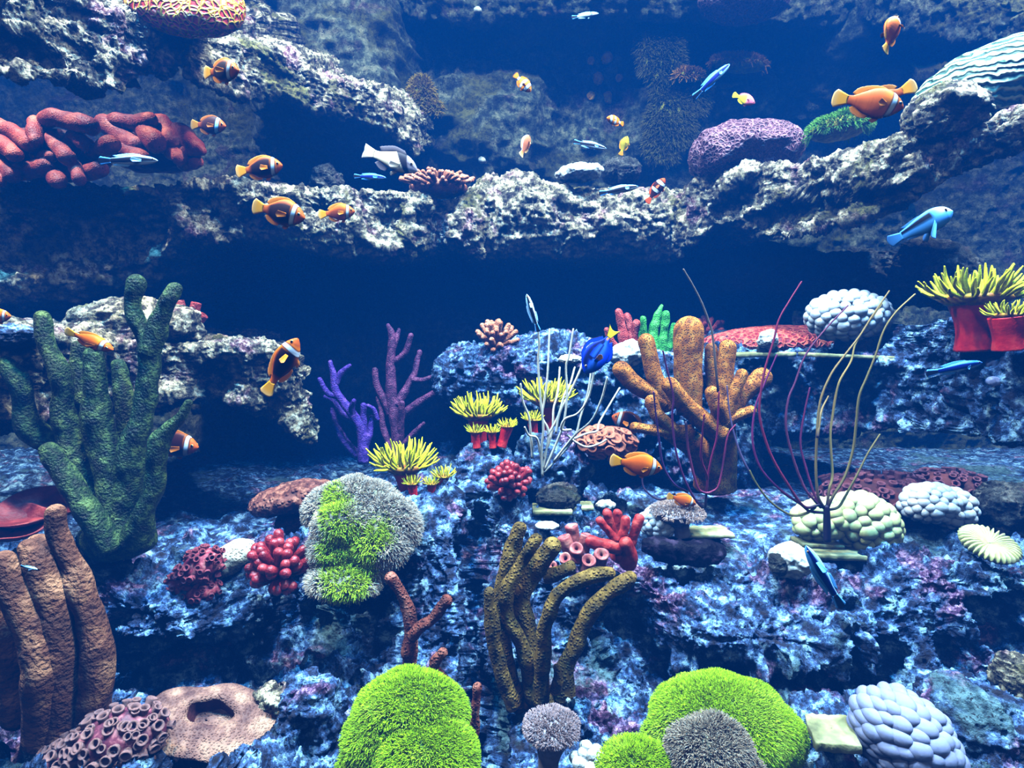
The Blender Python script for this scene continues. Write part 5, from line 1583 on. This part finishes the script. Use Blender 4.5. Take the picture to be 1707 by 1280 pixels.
K_BLUEW = Kind([(0, 0), (.05, .05), (.15, .1), (.35, .13), (.6, .11), (.85, .07), (1, .05)], [(0, -.01), (.05, -.05), (.15, -.09), (.35, -.12), (.6, -.1), (.85, -.06), (1, -.05)], HG_WID, WR_TAIL, WR_DOR, WR_ANAL,
               ([(.2, .0), (.195, -.03), (.19, -.06)], [(.02, -.12), (.0, -.16), (.04, -.2)]), None, chromis_col, lambda nm, s, u: mix(C['sky'] * one(s), C['dblue'] * one(s), s * .6), eye=(.12, .04, .016))
K_PINK = Kind(CL_TOP, CL_BOT, CL_WID, CL_TAIL, CL_DOR, CL_ANAL, CL_PEC, CL_PEL, lambda t, z, V: mix(C['pink'] * one(t), C['lemon'] * one(t), sm(t, .4, .6)), lambda nm, s, u: (C['lemon'] if nm in ('tail_fin', 'anal_fin') else C['pink']) * one(s))
K_SKUNK = fixed(K_ORANGE, [], lambda t, z: mix(mix(C['skin'] * .8 * one(t), C['pink'] * .7 * one(t), .4 * np.ones(len(t))), C['white'] * one(t), sm(z, .85, .95)), lambda nm, s, u: mix(C['skin'] * .8 * one(s), C['pale'] * one(s), s))
K_OLIVE = fixed(K_ORANGE, [], lambda t, z: C['lemon'] * .4 * one(t), lambda nm, s, u: C['yellow'] * .5 * one(s))
K_PALE = cleaner('cyan', 'white', 'cyan')

GC = 'clownfish above the reef'
GW = 'striped cleaner wrasses'
fish(K_DARK, 'clownfish', 368, 119, .95, 80, -8, 'orange-rimmed black clownfish in front of the topmost pale rock shelf', GC, yaw=25, cat='clownfish', fat=1.1)
fish(K_DIM, 'clownfish', 347, 209, 1.25, 64, -6, 'dim dark clownfish beside the dusky red lobed coral', GC, yaw=10, cat='clownfish')
fish(K_DARK, 'clownfish', 432, 281, 1.1, 80, 6, 'dark clownfish with orange rims hovering over the long pale shelf', GC, yaw=5, cat='clownfish')
fish(K_DARK, 'clownfish', 464, 353, .95, 98, -14, 'largest dark clownfish, nose down before the long pale shelf', GC, yaw=12, cat='clownfish', fat=1.1)
fish(K_MID, 'clownfish', 561, 355, 1.2, 62, 4, 'small orange-brown clownfish right of the largest dark one', GC, yaw=5, cat='clownfish')
fish(K_HOG, 'wrasse', 650, 266, 1.35, 100, -20, 'white wrasse with grey head and black band above the tufted coral', None, yaw=8, cat='wrasse', deep=1.2)
fish(K_CLEAN, 'cleaner_wrasse', 213, 268, 1.1, 98, 0, 'cleaner wrasse in front of the red lobed corals', GW, left=False, cat='wrasse')
fish(K_CLEANB, 'cleaner_wrasse', 616, 295, 1.4, 54, -3, 'small cleaner wrasse under the white wrasse', GW, cat='wrasse')
fish(K_CLEAN, 'cleaner_wrasse', 983, 242, 1.55, 56, -12, 'small cleaner wrasse under the striped clownfish before the back wall', GW, cat='wrasse')
fish(K_CLEANB, 'cleaner_wrasse', 1187, 134, 1.4, 74, 42, 'curved blue cleaner wrasse swimming up the back wall', GW, bend=.35, left=False, cat='wrasse')
fish(K_CLEAN, 'cleaner_wrasse', 1031, 317, 1.35, 66, 10, 'cleaner wrasse in front of the middle rock top', GW, left=False, cat='wrasse', fat=1.2)
fish(K_CLARK, 'clownfish', 1093, 318, 1.5, 46, 48, 'maroon clownfish with two white bars beside the cleaner wrasse', GC, yaw=40, cat='clownfish')
fish(K_OCEL, 'clownfish', 871, 138, 1.3, 40, -48, 'three-barred orange clownfish nose down before the back wall', GC, left=False, yaw=10, cat='clownfish')
fish(K_OCEL, 'clownfish', 1026, 202, 1.3, 34, 8, 'three-barred orange clownfish level before the hanging weed', GC, left=True, yaw=25, cat='clownfish')
fish(K_SKUNK, 'clownfish', 875, 243, 1.35, 44, 60, 'pinkish clownfish with white back stripe seen from behind', GC, yaw=-50, cat='clownfish')
fish(K_PINK, 'basslet', 1240, 165, 1.4, 38, -24, 'tiny pink fish with yellow tail by the back wall', None, yaw=5, fat=.8)
fish(K_ORANGE, 'clownfish', 1484, 58, 1.0, 66, 66, 'pale orange clownfish turned away near the top edge', GC, yaw=-30, cat='clownfish', fat=1.4, deep=1.15)
fish(K_MID, 'clownfish', 1474, 166, 1.02, 92, -22, 'orange clownfish half hidden behind its larger twin', GC, left=True, yaw=-20, cat='clownfish')
fish(K_ORANGE, 'clownfish', 1446, 171, .9, 106, -14, 'large orange clownfish in front of its hidden twin above the right ledge', GC, yaw=14, cat='clownfish', fat=1.1)
fish(K_BLUEW, 'damselfish', 1534, 378, .95, 96, 28, 'sky blue and black fish below the right-hand ledge', None, yaw=20, bend=.25, deep=1.5, fat=1.2)
fish(K_TANG, 'blue_tang', 1000, 584, 1.15, 92, -56, 'blue tang with a yellow tail diving behind the white whips', None, left=True, yaw=4, cat='tang')
fish(K_CLEAN, 'cleaner_wrasse', 888, 522, 1.2, 66, 108, 'cleaner wrasse hanging upright over the white sea whips', GW, left=False, cat='wrasse')
fish(K_CLEANB, 'cleaner_wrasse', 1374, 962, .85, 132, 122, 'large blue cleaner wrasse swimming steeply over the front terrace edge', GW, cat='wrasse')
fish(K_CLEANB, 'cleaner_wrasse', 1590, 614, 1.05, 96, 12, 'cleaner wrasse along the shelf under the largest anemone', GW, cat='wrasse')
fish(K_DARK, 'clownfish', 470, 611, .9, 112, 58, 'orange clownfish rising steeply with head up before the dark recess', GC, yaw=8, cat='clownfish', bend=-.15, deep=.82)
fish(K_ORANGE, 'clownfish', 148, 567, .90, 94, -20, 'slim orange clownfish passing the tall green finger coral', GC, yaw=8, cat='clownfish', deep=.6)
fish(K_BLACK, 'clownfish', 285, 740, 1.16, 98, -6, 'black clownfish partly behind the green coral finger', GC, yaw=5, cat='clownfish')
fish(K_BLACK, 'clownfish', 1052, 706, 1.36, 72, 22, 'black clownfish hiding behind the orange tube sponge', GC, left=True, yaw=5, cat='clownfish')
fish(K_ORANGE, 'clownfish', 1060, 774, 1.02, 88, -8, 'orange clownfish in front of the peach ball polyps', GC, yaw=8, cat='clownfish')
fish(K_ORANGE, 'clownfish', 1136, 833, 1.17, 50, -14, 'orange clownfish resting behind the mushroom leather coral', GC, yaw=10, cat='clownfish')
fish(K_ORANGE, 'clownfish', -8, 527, 1.0, 52, 0, 'orange clownfish tail cut by the frame edge over the left shelf', GC, left=False, cat='clownfish')
fish(K_OLIVE, 'damselfish', 1040, 243, 1.7, 32, 70, 'tiny olive yellow fish beneath the level three-barred clownfish', None)
fish(K_PALE, 'wrasse', 48, 946, .68, 30, -12, 'small pale blue fish among the tan tube sponge branches', None, cat='wrasse', fat=1.5)
fish(K_PALE, 'wrasse', 975, 26, 1.9, 44, 8, 'faint pale green fish under the top edge of the back wall', None, cat='wrasse', fat=1.5)
